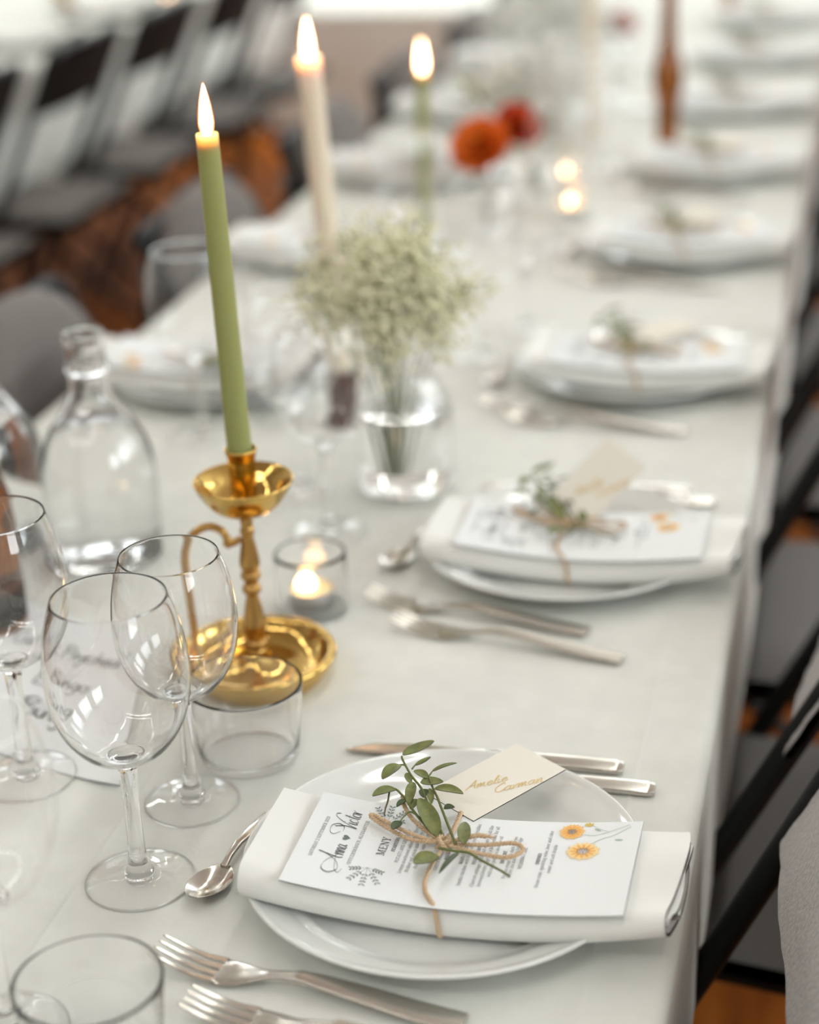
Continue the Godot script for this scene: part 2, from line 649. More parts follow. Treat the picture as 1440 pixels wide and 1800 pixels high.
func tables() -> void:
	# the cloth lies with its top at TOP; the board is right under it
	for q in [[-0.90, -0.09, 0.35, -6.0, "long banquet table under the white cloth in the foreground"], [-2.72, -1.93, -2.2, -6.2, "long banquet table behind the black chairs, under its own white cloth"]]:
		var t := thing("banquet_table", Vector3((q[0] + q[1]) / 2, 0, (q[2] + q[3]) / 2))
		var L: float = q[2] - q[3]
		put("tabletop", box(Vector3(0, TOP - 0.0165, 0), Vector3(q[1] - q[0] - 0.004, 0.028, L - 0.01), 0.004), M.holder_brown, t)
		for zz in [-L / 2 + 0.3, 0.0, L / 2 - 0.3]:
			for xx in [-0.28, 0.28]:
				put("leg", tube([Vector3(xx, 0, zz), Vector3(xx, TOP - 0.03, zz)], 0.016, 0.016, 10), M.metal_black, t)
		tag(t, q[4], "table", "long banquet tables")
	var c := put("tablecloth", cloth_mesh(-0.905, -0.085, 0.36, -6.02, 0.19, [-0.136, -0.49], 4), M.cloth)
	tag(c, "long white tablecloth with pressed fold lines over the near table", "tablecloth")
	c = put("tablecloth", cloth_mesh(-2.725, -1.925, -2.19, -6.22, 0.30, [-2.3], 14), M.cloth)
	tag(c, "white tablecloth hanging low over the table behind the black chairs", "tablecloth")
	# low stage with a grey skirt across the hall
	var st := thing("stage", Vector3(-1.6, 0, -7.9))
	put("deck", box(Vector3(0, 0.435, 0), Vector3(5.0, 0.03, 1.8), 0.006), M.skirt, st)
	var n := FastNoiseLite.new()
	n.seed = 3
	n.frequency = 1.2
	put("skirt", sheet(func(a: float, b: float) -> Vector3: return Vector3(lerpf(-2.5, 2.5, b), lerpf(0.42, 0.004, a), 0.91 + a * 0.03 * n.get_noise_2d(b * 12.0, 0.0)), 6, 120, 0.003), M.skirt, st)
	tag(st, "low stage with a pale grey cloth skirt down to the floor", "stage")

# ------------------------------------------------------------------ chairs
func backrest_mesh(low: float) -> ArrayMesh:
	return sheet(func(a: float, b: float) -> Vector3:
		var z := lerpf(-0.19, 0.19, b)
		var y := lerpf(low, 0.80, a)
		return Vector3(-0.007 + (y - 0.714) / 1.99 + 0.006 + 0.02 * (1.0 - pow(z / 0.19, 2.0)), y, z), 4, 12, 0.012)

func make_chair() -> Node3D:
	# seen from its own side: it faces -x
	var t := thing("folding_chair")
	for sz in [-0.2, 0.2]:
		put("side_tube", tube([Vector3(-0.366, 0.012, sz), Vector3(-0.15, 0.43, sz), Vector3(0.03, 0.79, sz)], 0.0115, 0.0115, 12), M.metal_black, t)
		put("rear_leg", tube([Vector3(-0.33, 0.425, sz * 0.9), Vector3(-0.05, 0.19, sz * 0.9), Vector3(0.17, 0.012, sz * 0.9)], 0.0105, 0.0105, 10), M.metal_black, t)
	put("top_rail", tube([Vector3(0.03, 0.79, -0.2), Vector3(0.036, 0.80, -0.185), Vector3(0.036, 0.80, 0.185), Vector3(0.03, 0.79, 0.2)], 0.0115, 0.0115, 10), M.metal_black, t)
	put("foot_rail", tube([Vector3(-0.31, 0.12, -0.2), Vector3(-0.31, 0.12, 0.2)], 0.009, 0.009, 8), M.metal_black, t)
	put("foot_rail", tube([Vector3(0.09, 0.08, -0.18), Vector3(0.09, 0.08, 0.18)], 0.009, 0.009, 8), M.metal_black, t)
	put("backrest", backrest_mesh(0.698), M.plastic_black, t)
	put("seat_frame", box(Vector3(-0.17, 0.430, 0), Vector3(0.38, 0.02, 0.376), 0.006), M.metal_black, t)
	put("seat", sheet(func(a: float, b: float) -> Vector3:
		var x := lerpf(-0.365, 0.03, a)
		var z := lerpf(0.195, -0.195, b)
		var e := maxf(pow(absf(z / 0.195), 6.0), pow(absf((x + 0.17) / 0.2), 6.0))
		return Vector3(x, 0.468 - 0.014 * minf(e, 1.0), z), 16, 16, 0.022), M.seat, t)
	return t

func blanket_mesh(front: float, back: float, half: float, slope: float, thick: float, cx: float, round_: float) -> ArrayMesh:
	# a fleece laid over the top of a chair back, with rounded shoulders
	var n := FastNoiseLite.new()
	n.seed = 12
	n.frequency = 1.5
	return sheet(func(a: float, b: float) -> Vector3:
		var z := lerpf(half, -half, b)
		var q := absf(z) / half
		var top := 0.832 - round_ * pow(q, 3.0)
		var r := thick * (1.0 - 0.32 * pow(q, 4.0))
		var wob := 0.12 * thick * n.get_noise_2d(z * 8.0, a * 3.0)
		if a < 0.42:
			var d := (0.42 - a) / 0.42
			return Vector3(cx - r - d * front * slope + wob * d, top - r - d * front, z * (1.0 + 0.03 * d))
		if a < 0.58:
			var an := PI * (a - 0.42) / 0.16
			return Vector3(cx - r * cos(an), top - r + r * sin(an), z)
		var d2 := (a - 0.58) / 0.42
		return Vector3(cx + r + wob * d2 + 0.01 * d2, top - r - d2 * back, z * (1.0 + 0.05 * d2)), 44, 26, 0.007)

func chairs() -> void:
	var proto := make_chair()
	var bm := blanket_mesh(0.26, 0.24, 0.195, 0.0, 0.046, 0.010, 0.10)
	var bright := blanket_mesh(0.105, 0.40, 0.216, 0.5, 0.030, 0.048, 0.022)
	var right := [[0.018, -0.995, 0.09], [0.03, -1.53, -0.17], [-0.02, -2.06, 0.0], [0.0, -2.58, 0.05], [0.01, -3.10, 0.0], [0.0, -3.64, -0.05], [0.01, -4.17, 0.0]]
	for k in right.size():
		var at := Vector3(right[k][0], 0, right[k][1])
		var o := proto
		if k == 0:
			o.position = at
			o.rotation.y = right[k][2]
		else:
			o = copy(proto, at, right[k][2])
		tag(o, "black tubular folding chair, %s from the camera at the right edge" % ORD[k], "chair", "folding chairs along the right table edge")
		if k > 1:
			continue
		var b := put("fleece_blanket", bright, M.fleece_lit)
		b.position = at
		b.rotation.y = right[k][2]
		tag(b, "grey fleece coloured as lit, over the chair %s from the camera on the right" % ORD[k], "blanket", "grey fleece blankets over the chairs")
	var left := [[-1.02, -1.43], [-1.02, -1.985], [-0.985, -2.60], [-0.965, -3.22], [-0.95, -3.80], [-0.93, -4.40], [-0.93, -5.0]]
	for k in left.size():
		var at := Vector3(left[k][0] + 0.03, 0, left[k][1])
		var o := copy(proto, at, PI)
		tag(o, "black folding chair under fleece, %s from the camera at the left edge" % ORD[k], "chair", "folding chairs along the left table edge")
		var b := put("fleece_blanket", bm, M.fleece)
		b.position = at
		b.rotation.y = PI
		tag(b, "grey fleece coloured as shaded, over the chair %s from the camera on the left" % ORD[k], "blanket", "grey fleece blankets over the chairs")
	var panel := backrest_mesh(0.668)
	var nb := [-3.38, -3.90, -4.40, -4.93, -5.45]
	for k in nb.size():
		var o := copy(proto, Vector3(-1.735 + 0.015 * k, 0, nb[k]))
		o.scale = Vector3(1, 1.05, 1)
		(o.get_node("backrest") as MeshInstance3D).mesh = panel
		tag(o, "bare black-backed folding chair at the table behind, %s from the left" % ORD[k].replace("nearest", "first"), "chair", "black folding chairs at the table behind")

# ------------------------------------------------------------------ place settings
# local to a setting: origin on the cloth at the plate's centre, the guest sits at +x
func sag(x: float) -> float:
	return 0.0335 + 0.012 * minf(pow(absf((x - 0.021) / 0.125), 1.8), 1.3)

func card_pt(u: float, v: float, lift := 0.0) -> Vector3:
	# u: along the lines of print, v: down the card
	var x := -0.088 + v
	return Vector3(x, sag(x) + 0.0036 + lift, 0.0815 - u)

# a thin flat line of ink along points given in (u, v)
func ink_into(s: Soup, pts: Array, w: float, place: Callable, contrast := 0.0) -> void:
	var first := s.v.size()
	for k in pts.size():
		var d: Vector2 = (pts[mini(k + 1, pts.size() - 1)] - pts[maxi(k - 1, 0)])
		d = d.normalized() if d.length() > 1e-9 else Vector2.RIGHT
		var ww := w * (1.0 - contrast + contrast * 2.0 * absf(d.y))
		if contrast > 0.0 and d.y < 0.0:
			ww *= 0.6
		var nrm := Vector2(-d.y, d.x) * ww / 2.0
		var a: Vector2 = pts[k] + nrm
		var b: Vector2 = pts[k] - nrm
		s.add(place.call(b.x, b.y), Vector3.UP)
		s.add(place.call(a.x, a.y), Vector3.UP)
	for k in pts.size() - 1:
		var a := first + k * 2
		s.i.append_array([a, a + 2, a + 3, a, a + 3, a + 1])

const GLYPH := {
	"A": [1.3, [0, 0, 0.5, 0.9, 0.95, 2, 1.0, 1, 1.15, 0.0], [0.25, 0.7, 1.15, 0.85]],
	"V": [1.5, [0, 1.5, 0.3, 1.9, 0.5, 1.2, 0.6, 0, 1.0, 1.2, 1.5, 2.1]],
	"C": [1.3, [1.2, 1.7, 0.9, 2, 0.2, 1.3, 0.2, 0.4, 0.7, 0, 1.3, 0.4]],
	"G": [1.6, [1.3, 1.7, 0.9, 2, 0.2, 1.4, 0.15, 0.4, 0.6, 0, 1.2, 0.3, 1.4, 0.9, 0.8, 0.9]],
	"P": [1.3, [0.55, 1.9, 0.2, -0.3], [0.1, 1.5, 0.6, 2.05, 1.3, 1.8, 1.2, 1.1, 0.4, 0.85]],
	"B": [1.35, [0.4, 1.9, 0.15, 0], [0.1, 1.6, 0.7, 2.05, 1.2, 1.7, 0.5, 1.05, 1.25, 0.8, 1.1, 0.1, 0.15, 0.0]],
	"a": [1.05, [0.75, 0.9, 0.4, 1, 0.05, 0.5, 0.3, 0, 0.65, 0.3, 0.8, 0.95, 0.75, 0.3, 0.95, 0.05, 1.1, 0.25]],
	"c": [0.8, [0.7, 0.85, 0.4, 1, 0.05, 0.5, 0.3, 0.02, 0.8, 0.25]],
	"d": [1.1, [0.7, 0.8, 0.4, 1, 0.05, 0.45, 0.3, 0, 0.7, 0.5, 1.05, 1.9, 0.8, 0.4, 0.95, 0, 1.1, 0.2]],
	"e": [0.85, [0.05, 0.4, 0.55, 0.6, 0.65, 0.9, 0.4, 1, 0.1, 0.55, 0.3, 0.02, 0.6, 0.05, 0.9, 0.35]],
	"g": [0.9, [0.7, 0.9, 0.4, 1, 0.05, 0.5, 0.3, 0.05, 0.65, 0.5, 0.75, 1, 0.65, -0.2, 0.3, -0.9, 0.0, -0.6]],
	"h": [0.95, [0.45, 1.9, 0.15, 0, 0.3, 0.6, 0.6, 1, 0.72, 0.8, 0.68, 0.15, 0.95, 0.1]],
	"i": [0.5, [0.15, 1, 0.12, 0.3, 0.25, 0, 0.5, 0.2], [0.24, 1.4, 0.3, 1.48]],
	"l": [0.55, [0.1, 0.2, 0.5, 1.6, 0.38, 1.9, 0.2, 1, 0.25, 0.1, 0.55, 0.2]],
	"m": [1.3, [0.1, 1, 0.12, 0, 0.3, 0.8, 0.5, 1, 0.52, 0.1, 0.75, 0.8, 0.95, 1, 1.0, 0.1, 1.25, 0.15]],
	"n": [0.95, [0.1, 1, 0.12, 0.0, 0.3, 0.7, 0.6, 1, 0.7, 0.7, 0.68, 0.1, 0.95, 0.15]],
	"o": [0.85, [0.6, 0.95, 0.15, 0.85, 0.05, 0.3, 0.4, 0, 0.75, 0.5, 0.5, 0.97, 0.85, 0.9]],
	"r": [0.7, [0.1, 1, 0.15, 0.0, 0.3, 0.7, 0.7, 1]],
	"s": [0.75, [0.05, 0.2, 0.45, 0.9, 0.6, 1, 0.62, 0.6, 0.55, 0.1, 0.2, 0]],
	"t": [0.7, [0.5, 1.7, 0.3, 0.6, 0.4, 0.05, 0.7, 0.1], [0.0, 1.15, 0.8, 1.25]],
	"y": [0.9, [0.1, 1, 0.2, 0.3, 0.5, 0.25, 0.8, 1, 0.65, 0, 0.3, -0.9, 0.05, -0.7]],
}

# handwriting: em = height of a small letter, the line starts at `at` and runs in direction `dir` (v grows downwards)
func write(s: Soup, text: String, at: Vector2, em: float, w: float, place: Callable, dir := 0.0, slant := 0.25, squeeze := 1.0, contrast := 0.0) -> float:
	var x := 0.0
	var R := Transform2D(dir, at)
	for ch in text:
		if ch == " ":
			x += 0.7
			continue
		var g: Array = GLYPH[ch]
		for k in range(1, g.size()):
			var flat: Array = g[k]
			var pts := []
			for q in range(0, flat.size(), 2):
				pts.append(Vector2((x + flat[q] + flat[q + 1] * slant) * em * squeeze, -flat[q + 1] * em))
			var line := []
			for p in catmull(pts, 6):
				line.append(R * (p as Vector2))
			ink_into(s, line, w, place, contrast)
		x += g[0]
	return x * em * squeeze

# printed text, set from the glyphs of a font; (u, v) is the middle of the baseline
func set_type(text: String, u: float, v: float, height: float, parent: Node, m: Material, place: Callable, bold := false, italic := 0.0, called := "text_line") -> void:
	var f := SystemFont.new()
	f.font_names = PackedStringArray(["Droid Serif"])
	if bold:
		f.font_weight = 700
	var tm := TextMesh.new()
	tm.font = f
	tm.text = text
	tm.font_size = 32
	tm.pixel_size = height / 23.0
	tm.depth = 0.0
	tm.curve_step = 2.0
	var a := tm.get_mesh_arrays()
	var v0: PackedVector3Array = a[Mesh.ARRAY_VERTEX]
	if v0.is_empty():
		return
	var lo := v0[0]
	var hi := v0[0]
	for p in v0:
		lo = lo.min(p)
		hi = hi.max(p)
	var vv := PackedVector3Array()
	var nn := PackedVector3Array()
	for p in v0:
		vv.append(place.call(u + p.x - (lo.x + hi.x) / 2.0 + italic * (p.y - lo.y), v - (p.y - lo.y)))
		nn.append(Vector3.UP)
	var idx := PackedInt32Array()
	if a[Mesh.ARRAY_INDEX] != null:
		idx = a[Mesh.ARRAY_INDEX]
	else:
		idx = PackedInt32Array(range(vv.size()))
	put(called, commit(vv, nn, idx), m, parent)

func ellipse_into(s: Soup, c: Vector2, a: float, b: float, turn: float, place: Callable) -> void:
	var first := s.v.size()
	s.add(place.call(c.x, c.y), Vector3.UP)
	var N := 10
	for k in N:
		var t := TAU * k / N
		var p := Vector2(a * cos(t), b * sin(t)).rotated(turn) + c
		s.add(place.call(p.x, p.y), Vector3.UP)
	for k in N:
		s.i.append_array([first, first + 1 + k, first + 1 + (k + 1) % N])

func make_plate() -> Node3D:
	var t := thing("dinner_plate")
	var p := catmull([Vector2(0, 0.0015), Vector2(0.06, 0.0015), Vector2(0.078, 0.0), Vector2(0.083, 0.0015), Vector2(0.10, 0.007), Vector2(0.120, 0.0145), Vector2(0.131, 0.0195), Vector2(0.1343, 0.0215), Vector2(0.1345, 0.023), Vector2(0.1335, 0.0237), Vector2(0.131, 0.0228), Vector2(0.125, 0.0195), Vector2(0.112, 0.0145), Vector2(0.104, 0.0105), Vector2(0.095, 0.0072), Vector2(0.08, 0.0062), Vector2(0.04, 0.006), Vector2(0, 0.006)], 4)
	put("body", lathe(p, 96, 0, 40), M.china, t)
	put("rim", lathe(p, 96, 40, -1), M.china, t)
	return t

func make_napkin() -> Node3D:
	var t := thing("folded_napkin")
	# folds are U-shaped sheets nested in one another, closed at the front edge
	var layers := [[0.0, 0.0215, 0.0785, "outer_fold"], [0.0042, 0.0172, 0.072, "inner_fold"], [0.0085, 0.013, 0.066, "inner_fold"]]
	for L in layers:
		var ylo: float = L[0]
		var yhi: float = L[1]
		var zf: float = L[2]
		var r := (yhi - ylo) / 2.0
		put(L[3], sheet(func(a: float, b: float) -> Vector3:
			var x := lerpf(-0.117, 0.1605, b)
			var endness := clampf((x - 0.10) / 0.06, 0.0, 1.0)
			var y := 0.0
			var z := 0.0
			if a < 0.4:
				var q := a / 0.4
				z = lerpf(-0.024, zf - r, q)
				y = ylo + (1.0 - q) * 0.35 * r
			elif a < 0.6:
				var an := PI * (a - 0.4) / 0.2
				z = zf - r + r * sin(an)
				y = (ylo + yhi) / 2.0 - r * cos(an)
			else:
				var q := (a - 0.6) / 0.4
				z = lerpf(zf - r, -0.024, q)
				y = yhi - q * 0.25 * r
			y = y * (1.0 - 0.12 * endness) + endness * 0.0035 * sin(a * 17.0)
			return Vector3(x + 0.004 * sin(a * 9.0 + ylo * 300.0) * endness, sag(x) - 0.0223 + y, z), 40, 36, 0.0022 if L[3] == "outer_fold" else 0.0018), M.napkin, t)
	return t

func make_menu() -> Node3D:
	var t := thing("menu_card")
	put("card", sheet(func(a: float, b: float) -> Vector3: return card_pt(lerpf(-0.001, 0.1055, b), lerpf(0.0, 0.2195, a), -0.0002), 40, 8, 0.0006), M.paper, t)
	var on := func(u: float, v: float) -> Vector3: return card_pt(u, v, 0.00012)
	set_type("SATURDAY 2 SEPTEMBER 2023", 0.0545, 0.0125, 0.0022, t, M.ink, on)
	var s := Soup.new()
	# Anna: the A with a swash loop
	var loops := [
		[Vector2(0.0400, 0.0290), Vector2(0.0300, 0.0225), Vector2(0.0215, 0.0215), Vector2(0.0180, 0.0265), Vector2(0.0225, 0.0315), Vector2(0.0300, 0.0295), Vector2(0.0350, 0.0245), Vector2(0.0385, 0.0180), Vector2(0.0390, 0.0155), Vector2(0.0372, 0.0220), Vector2(0.0355, 0.0290), Vector2(0.0365, 0.0318)],
		[Vector2(0.0240, 0.0345), Vector2(0.0195, 0.0330), Vector2(0.0225, 0.0300), Vector2(0.0330, 0.0278), Vector2(0.0410, 0.0268)],
		[Vector2(0.0640, 0.0230), Vector2(0.0600, 0.0195), Vector2(0.0620, 0.0165), Vector2(0.0690, 0.0160), Vector2(0.0725, 0.0200), Vector2(0.0700, 0.0240), Vector2(0.0650, 0.0245)],
		[Vector2(0.0690, 0.0180), Vector2(0.0715, 0.0250), Vector2(0.0705, 0.0325), Vector2(0.0745, 0.0240), Vector2(0.0800, 0.0165), Vector2(0.0835, 0.0155), Vector2(0.0845, 0.0180)],
	]
	for L in loops:
		ink_into(s, catmull(L, 8), 0.00055, on, 0.55)
	write(s, "nna", Vector2(0.0385, 0.0318), 0.0060, 0.00050, on, 0.0, 0.15, 0.66, 0.6)
	write(s, "ictor", Vector2(0.0740, 0.0318), 0.0062, 0.00050, on, 0.0, 0.15, 0.74, 0.6)
	put("couple_names", s.mesh(), M.ink_dark, t)
	s = Soup.new()
	var heart := []
	for k in 24:
		var q := TAU * k / 24
		heart.append(Vector2(0.0585 + 0.00018 * 16 * pow(sin(q), 3), 0.0285 - 0.00018 * (13 * cos(q) - 5 * cos(2 * q) - 2 * cos(3 * q) - cos(4 * q))))
	var h0 := s.add(on.call(0.0585, 0.0285), Vector3.UP)
	for p in heart:
		s.add(on.call(p.x, p.y), Vector3.UP)
	for k in 24:
		s.i.append_array([h0, h0 + 1 + k, h0 + 1 + (k + 1) % 24])
	put("heart", s.mesh(), M.ink_green, t)
	set_type("OFFICERSMÄSSEN, ALEKSANTERI", 0.0560, 0.0390, 0.0022, t, M.ink, on)
	# two sprays of printed leaves round the heading
	for side in [[0.0215, 0.050, 1.0, "printed_spray"], [0.0935, 0.050, -1.0, "printed_spray"]]:
		s = Soup.new()
		for b in [[-0.6, 0.017], [-0.05, 0.018], [0.5, 0.016], [1.2, 0.010], [-1.3, 0.010]]:
			var root := Vector2(side[0] + 0.009 * side[2], side[1])
			var dir := Vector2(-side[2], 0).rotated(b[0])
			var tip: Vector2 = root + dir * b[1]
			ink_into(s, [root, root.lerp(tip, 0.5) + Vector2(0, 0.0006), tip], 0.00018, on)
			for k in 4:
				var c := root.lerp(tip, 0.4 + 0.2 * k)
				for sg in [-1, 1]:
					ellipse_into(s, c + dir.rotated(sg * 0.8) * 0.0016, 0.0013, 0.00045, dir.rotated(sg * 0.8).angle(), on)
		put(side[3], s.mesh(), M.ink_green, t)
	set_type("MENY", 0.0570, 0.0570, 0.0052, t, M.ink_dark, on)
	var lines := [
		["STARTERS", 0.0625, 1, 0.0], ["POTATO AND LEEK SOUP", 0.0675, 0, 0.0], ["Lemon marinated salmon with fresh dill", 0.0720, 0, 0.2], ["Pickled red onion and crisp rye bread", 0.0770, 0, 0.2], ["Roasted beets with goat cheese", 0.0815, 0, 0.2],
		["WARM BREAD AND BUTTER", 0.0895, 0, 0.0], ["GREEN SALAD WITH HERBS", 0.0938, 0, 0.0], ["BALSAMIC", 0.0982, 1, 0.0],
		["MAIN COURSE", 0.1085, 1, 0.0], ["Tender chicken with thyme and root vegetables", 0.1127, 0, 0.2], ["VEGETARIAN", 0.1170, 1, 0.0], ["Charred cabbage, lentils and a sauce we all like", 0.1213, 0, 0.2], ["browned butter, sage and a little lemon for all", 0.1256, 0, 0.2], ["with roast potatoes and fine oil", 0.1300, 0, 0.2],
		["DESSERT", 0.1350, 1, 0.0], ["Vanilla cream with dark berries", 0.1390, 0, 0.2], ["Coffee, tea and chocolate fudge", 0.1430, 0, 0.2], ["WEDDING CAKE", 0.1475, 0, 0.0],
		["DRINKS", 0.1580, 1, 0.0], ["House wine, sparkling wine, beer and cider", 0.1624, 0, 0.2], ["water and soft drinks", 0.1668, 0, 0.2],
	]
	for L in lines:
		set_type(L[0], 0.0610, L[1], 0.0019 if L[2] == 0 else 0.0021, t, M.ink if L[2] == 0 else M.ink_dark, on, L[2] == 1, L[3])
	# printed sunflowers
	for fl in [[0.0935, 0.1738, 0.0090, 0.0082, M.petal_orange_print, 0.0], [0.0705, 0.1842, 0.0105, 0.0115, M.petal_yellow_print, 0.4]]:
		s = Soup.new()
		for k in 22:
			var an: float = TAU * k / 22 + fl[5]
			var c := Vector2(fl[0] + cos(an) * fl[2] * 0.66, fl[1] + sin(an) * fl[3] * 0.66)
			ellipse_into(s, c, fl[2] * (0.34 + 0.06 * sin(k * 2.7)), 0.0014, an, on)
		put("printed_petals", s.mesh(), fl[4], t)
		s = Soup.new()
		for k in 12:
			var an: float = TAU * k / 12 + fl[5] + 0.1
			var c := Vector2(fl[0] + cos(an) * fl[2] * 0.5, fl[1] + sin(an) * fl[3] * 0.5)
			ellipse_into(s, c, fl[2] * 0.26, 0.0010, an, func(u: float, v: float) -> Vector3: return card_pt(u, v, 0.00018))
		put("printed_petals", s.mesh(), M.petal_deep_print, t)
		s = Soup.new()
		for k in 34:
			var an := k * 2.39996
			var rr: float = sqrt(k / 34.0) * 0.40
			ellipse_into(s, Vector2(fl[0] + cos(an) * fl[2] * rr, fl[1] + sin(an) * fl[3] * rr), 0.00052, 0.00036, an, func(u: float, v: float) -> Vector3: return card_pt(u, v, 0.00024))
		put("printed_seed_head", s.mesh(), M.seed_print, t)
	s = Soup.new()
	ink_into(s, catmull([Vector2(0.0905, 0.1822), Vector2(0.0890, 0.1890), Vector2(0.0930, 0.1980), Vector2(0.1015, 0.2110)], 8), 0.00045, on)
	ink_into(s, catmull([Vector2(0.0795, 0.1890), Vector2(0.0850, 0.1950), Vector2(0.0900, 0.2030), Vector2(0.0990, 0.2120)], 8), 0.00045, on)
	ink_into(s, catmull([Vector2(0.1015, 0.1865), Vector2(0.0980, 0.1900), Vector2(0.0935, 0.1975)], 8), 0.0004, on)
	ellipse_into(s, Vector2(0.0960, 0.1905), 0.0026, 0.0009, 2.1, on)
	ellipse_into(s, Vector2(0.0835, 0.2060), 0.0028, 0.0009, 1.7, on)
	put("printed_stems", s.mesh(), M.stem_print, t)
	s = Soup.new()
	for k in 5:
		ellipse_into(s, Vector2(0.1018 + 0.0008 * cos(k * 1.3), 0.1840 + 0.0016 * sin(k * 1.3)), 0.0022, 0.001, k * 0.7, on)
	put("printed_bud", s.mesh(), M.bud_print, t)
	return t

func rope_into(s: Soup, pts: Array, r: float, twist := 420.0) -> void:
	# three strands laid round one another, and loose fibres
	var fine := catmull(pts, 14)
	for st in 3:
		var line := []
		var run := 0.0
		for k in fine.size():
			var d: Vector3 = (fine[mini(k + 1, fine.size() - 1)] - fine[maxi(k - 1, 0)]).normalized()
			var side := d.cross(Vector3.UP)
			side = side.normalized() if side.length() > 0.05 else d.cross(Vector3.RIGHT).normalized()
			var up := side.cross(d)
			if k > 0:
				run += (fine[k] - fine[k - 1]).length()
			var an := run * twist * TAU / 3.0 + st * TAU / 3.0
			line.append(fine[k] + (side * cos(an) + up * sin(an)) * r * 0.58)
		tube_into(s, line, r * 0.52, r * 0.52, 6)
	for k in range(0, fine.size(), 2):
		var p: Vector3 = fine[k]
		var d := Vector3(rng.randf_range(-1, 1), rng.randf_range(0, 1), rng.randf_range(-1, 1)).normalized()
		var d2 := Vector3(rng.randf_range(-1, 1), rng.randf_range(-0.3, 0.6), rng.randf_range(-1, 1)).normalized()
		tube_into(s, [p + d * r * 0.6, p + d * r * 1.3 + d2 * 0.001, p + d * r * 1.2 + d2 * 0.0026], 0.00009, 0.00005, 3)

func make_twine() -> Node3D:
	var t := thing("twine_bow")
	var k := Vector3(0.0057, 0.0430, 0.0199)      # the knot
	var y := 0.0390
	var s := Soup.new()
	rope_into(s, [k + Vector3(0, -0.001, 0.0), Vector3(0.0015, sag(0.0) + 0.0052, 0.050), Vector3(0.004, sag(0.0) + 0.0046, 0.067), Vector3(0.012, sag(0.01) + 0.0022, 0.0792), Vector3(0.015, sag(0.01) - 0.010, 0.0822), Vector3(0.015, sag(0.01) - 0.019, 0.0790), Vector3(0.015, sag(0.01) - 0.0245, 0.070)], 0.0016)
	rope_into(s, [k, Vector3(0.0075, y + 0.0022, 0.002), Vector3(0.008, y + 0.001, -0.012), Vector3(0.008, y + 0.0, -0.0245), Vector3(0.008, y - 0.010, -0.0285), Vector3(0.008, y - 0.022, -0.0275)], 0.0016)
	put("band", s.mesh(), M.twine, t)
	s = Soup.new()
	rope_into(s, [k, Vector3(0.033, y + 0.0055, 0.0185), Vector3(0.052, y + 0.0085, 0.0178), Vector3(0.0590, y + 0.008, 0.0235), Vector3(0.0510, y + 0.006, 0.0305), Vector3(0.033, y + 0.004, 0.0270), k + Vector3(0, 0.001, 0.001)], 0.00155)
	put("loop", s.mesh(), M.twine, t)
	s = Soup.new()
	rope_into(s, [k, Vector3(-0.016, y + 0.0065, 0.0160), Vector3(-0.034, y + 0.0085, 0.0085), Vector3(-0.0455, y + 0.009, 0.0020), Vector3(-0.0470, y + 0.0085, 0.0035), Vector3(-0.034, y + 0.006, 0.0108), Vector3(-0.016, y + 0.004, 0.0185), k + Vector3(0, 0.0012, 0.0)], 0.00155)
	put("loop", s.mesh(), M.twine, t)
	s = Soup.new()
	rope_into(s, [k + Vector3(0, 0.001, 0), Vector3(-0.010, y + 0.0075, 0.010), Vector3(-0.022, y + 0.009, -0.002), Vector3(-0.029, y + 0.012, -0.0125), Vector3(-0.0305, y + 0.014, -0.018)], 0.0015)
	put("tail", s.mesh(), M.twine, t)
	s = Soup.new()
	rope_into(s, [k + Vector3(0, 0.001, 0), Vector3(0.016, y + 0.0065, 0.0165), Vector3(0.026, y + 0.008, 0.0125), Vector3(0.033, y + 0.0075, 0.0115)], 0.0016)
	for q in 14:
		var e := Vector3(0.032, y + 0.0075, 0.0116)
		var d := Vector3(0.006 + 0.002 * rng.randf(), rng.randf_range(-0.002, 0.002), rng.randf_range(-0.003, 0.003))
		tube_into(s, [e, e + d * 0.5, e + d], 0.0003, 0.0001, 4)
	put("frayed_end", s.mesh(), M.twine, t)
	s = Soup.new()
	rope_into(s, [k + Vector3(0.004, -0.003, 0.003), k + Vector3(0.0005, 0.002, 0.0045), k + Vector3(-0.003, 0.004, 0), k + Vector3(-0.0005, 0.002, -0.0045), k + Vector3(0.003, -0.003, -0.003)], 0.0016)
	rope_into(s, [k + Vector3(-0.004, -0.002, 0.002), k + Vector3(0.002, 0.003, 0.002), k + Vector3(0.005, 0.001, -0.001)], 0.0015)
	put("knot", s.mesh(), M.twine, t)
	return t

func leaf_mesh(base: Vector3, tip: Vector3, w: float, curl: float) -> ArrayMesh:
	var ax := tip - base
	var side := ax.cross(Vector3.UP).normalized()
	var up := side.cross(ax).normalized()
	if up.y < 0:
		up = -up
	return sheet(func(a: float, b: float) -> Vector3:
		var q := b * 2.0 - 1.0
		var wd := w * 0.5 * pow(sin(PI * clampf(pow(a, 0.85) * 0.97 + 0.015, 0.0, 1.0)), 0.62)
		return base + ax * a + side * q * wd + up * (curl * 0.25 * ax.length() * a * (1.0 - a) * 4.0 * 0.4 + w * 0.16 * q * q * (wd / w) * 2.0 - 0.0002), 12, 6, 0.00035)

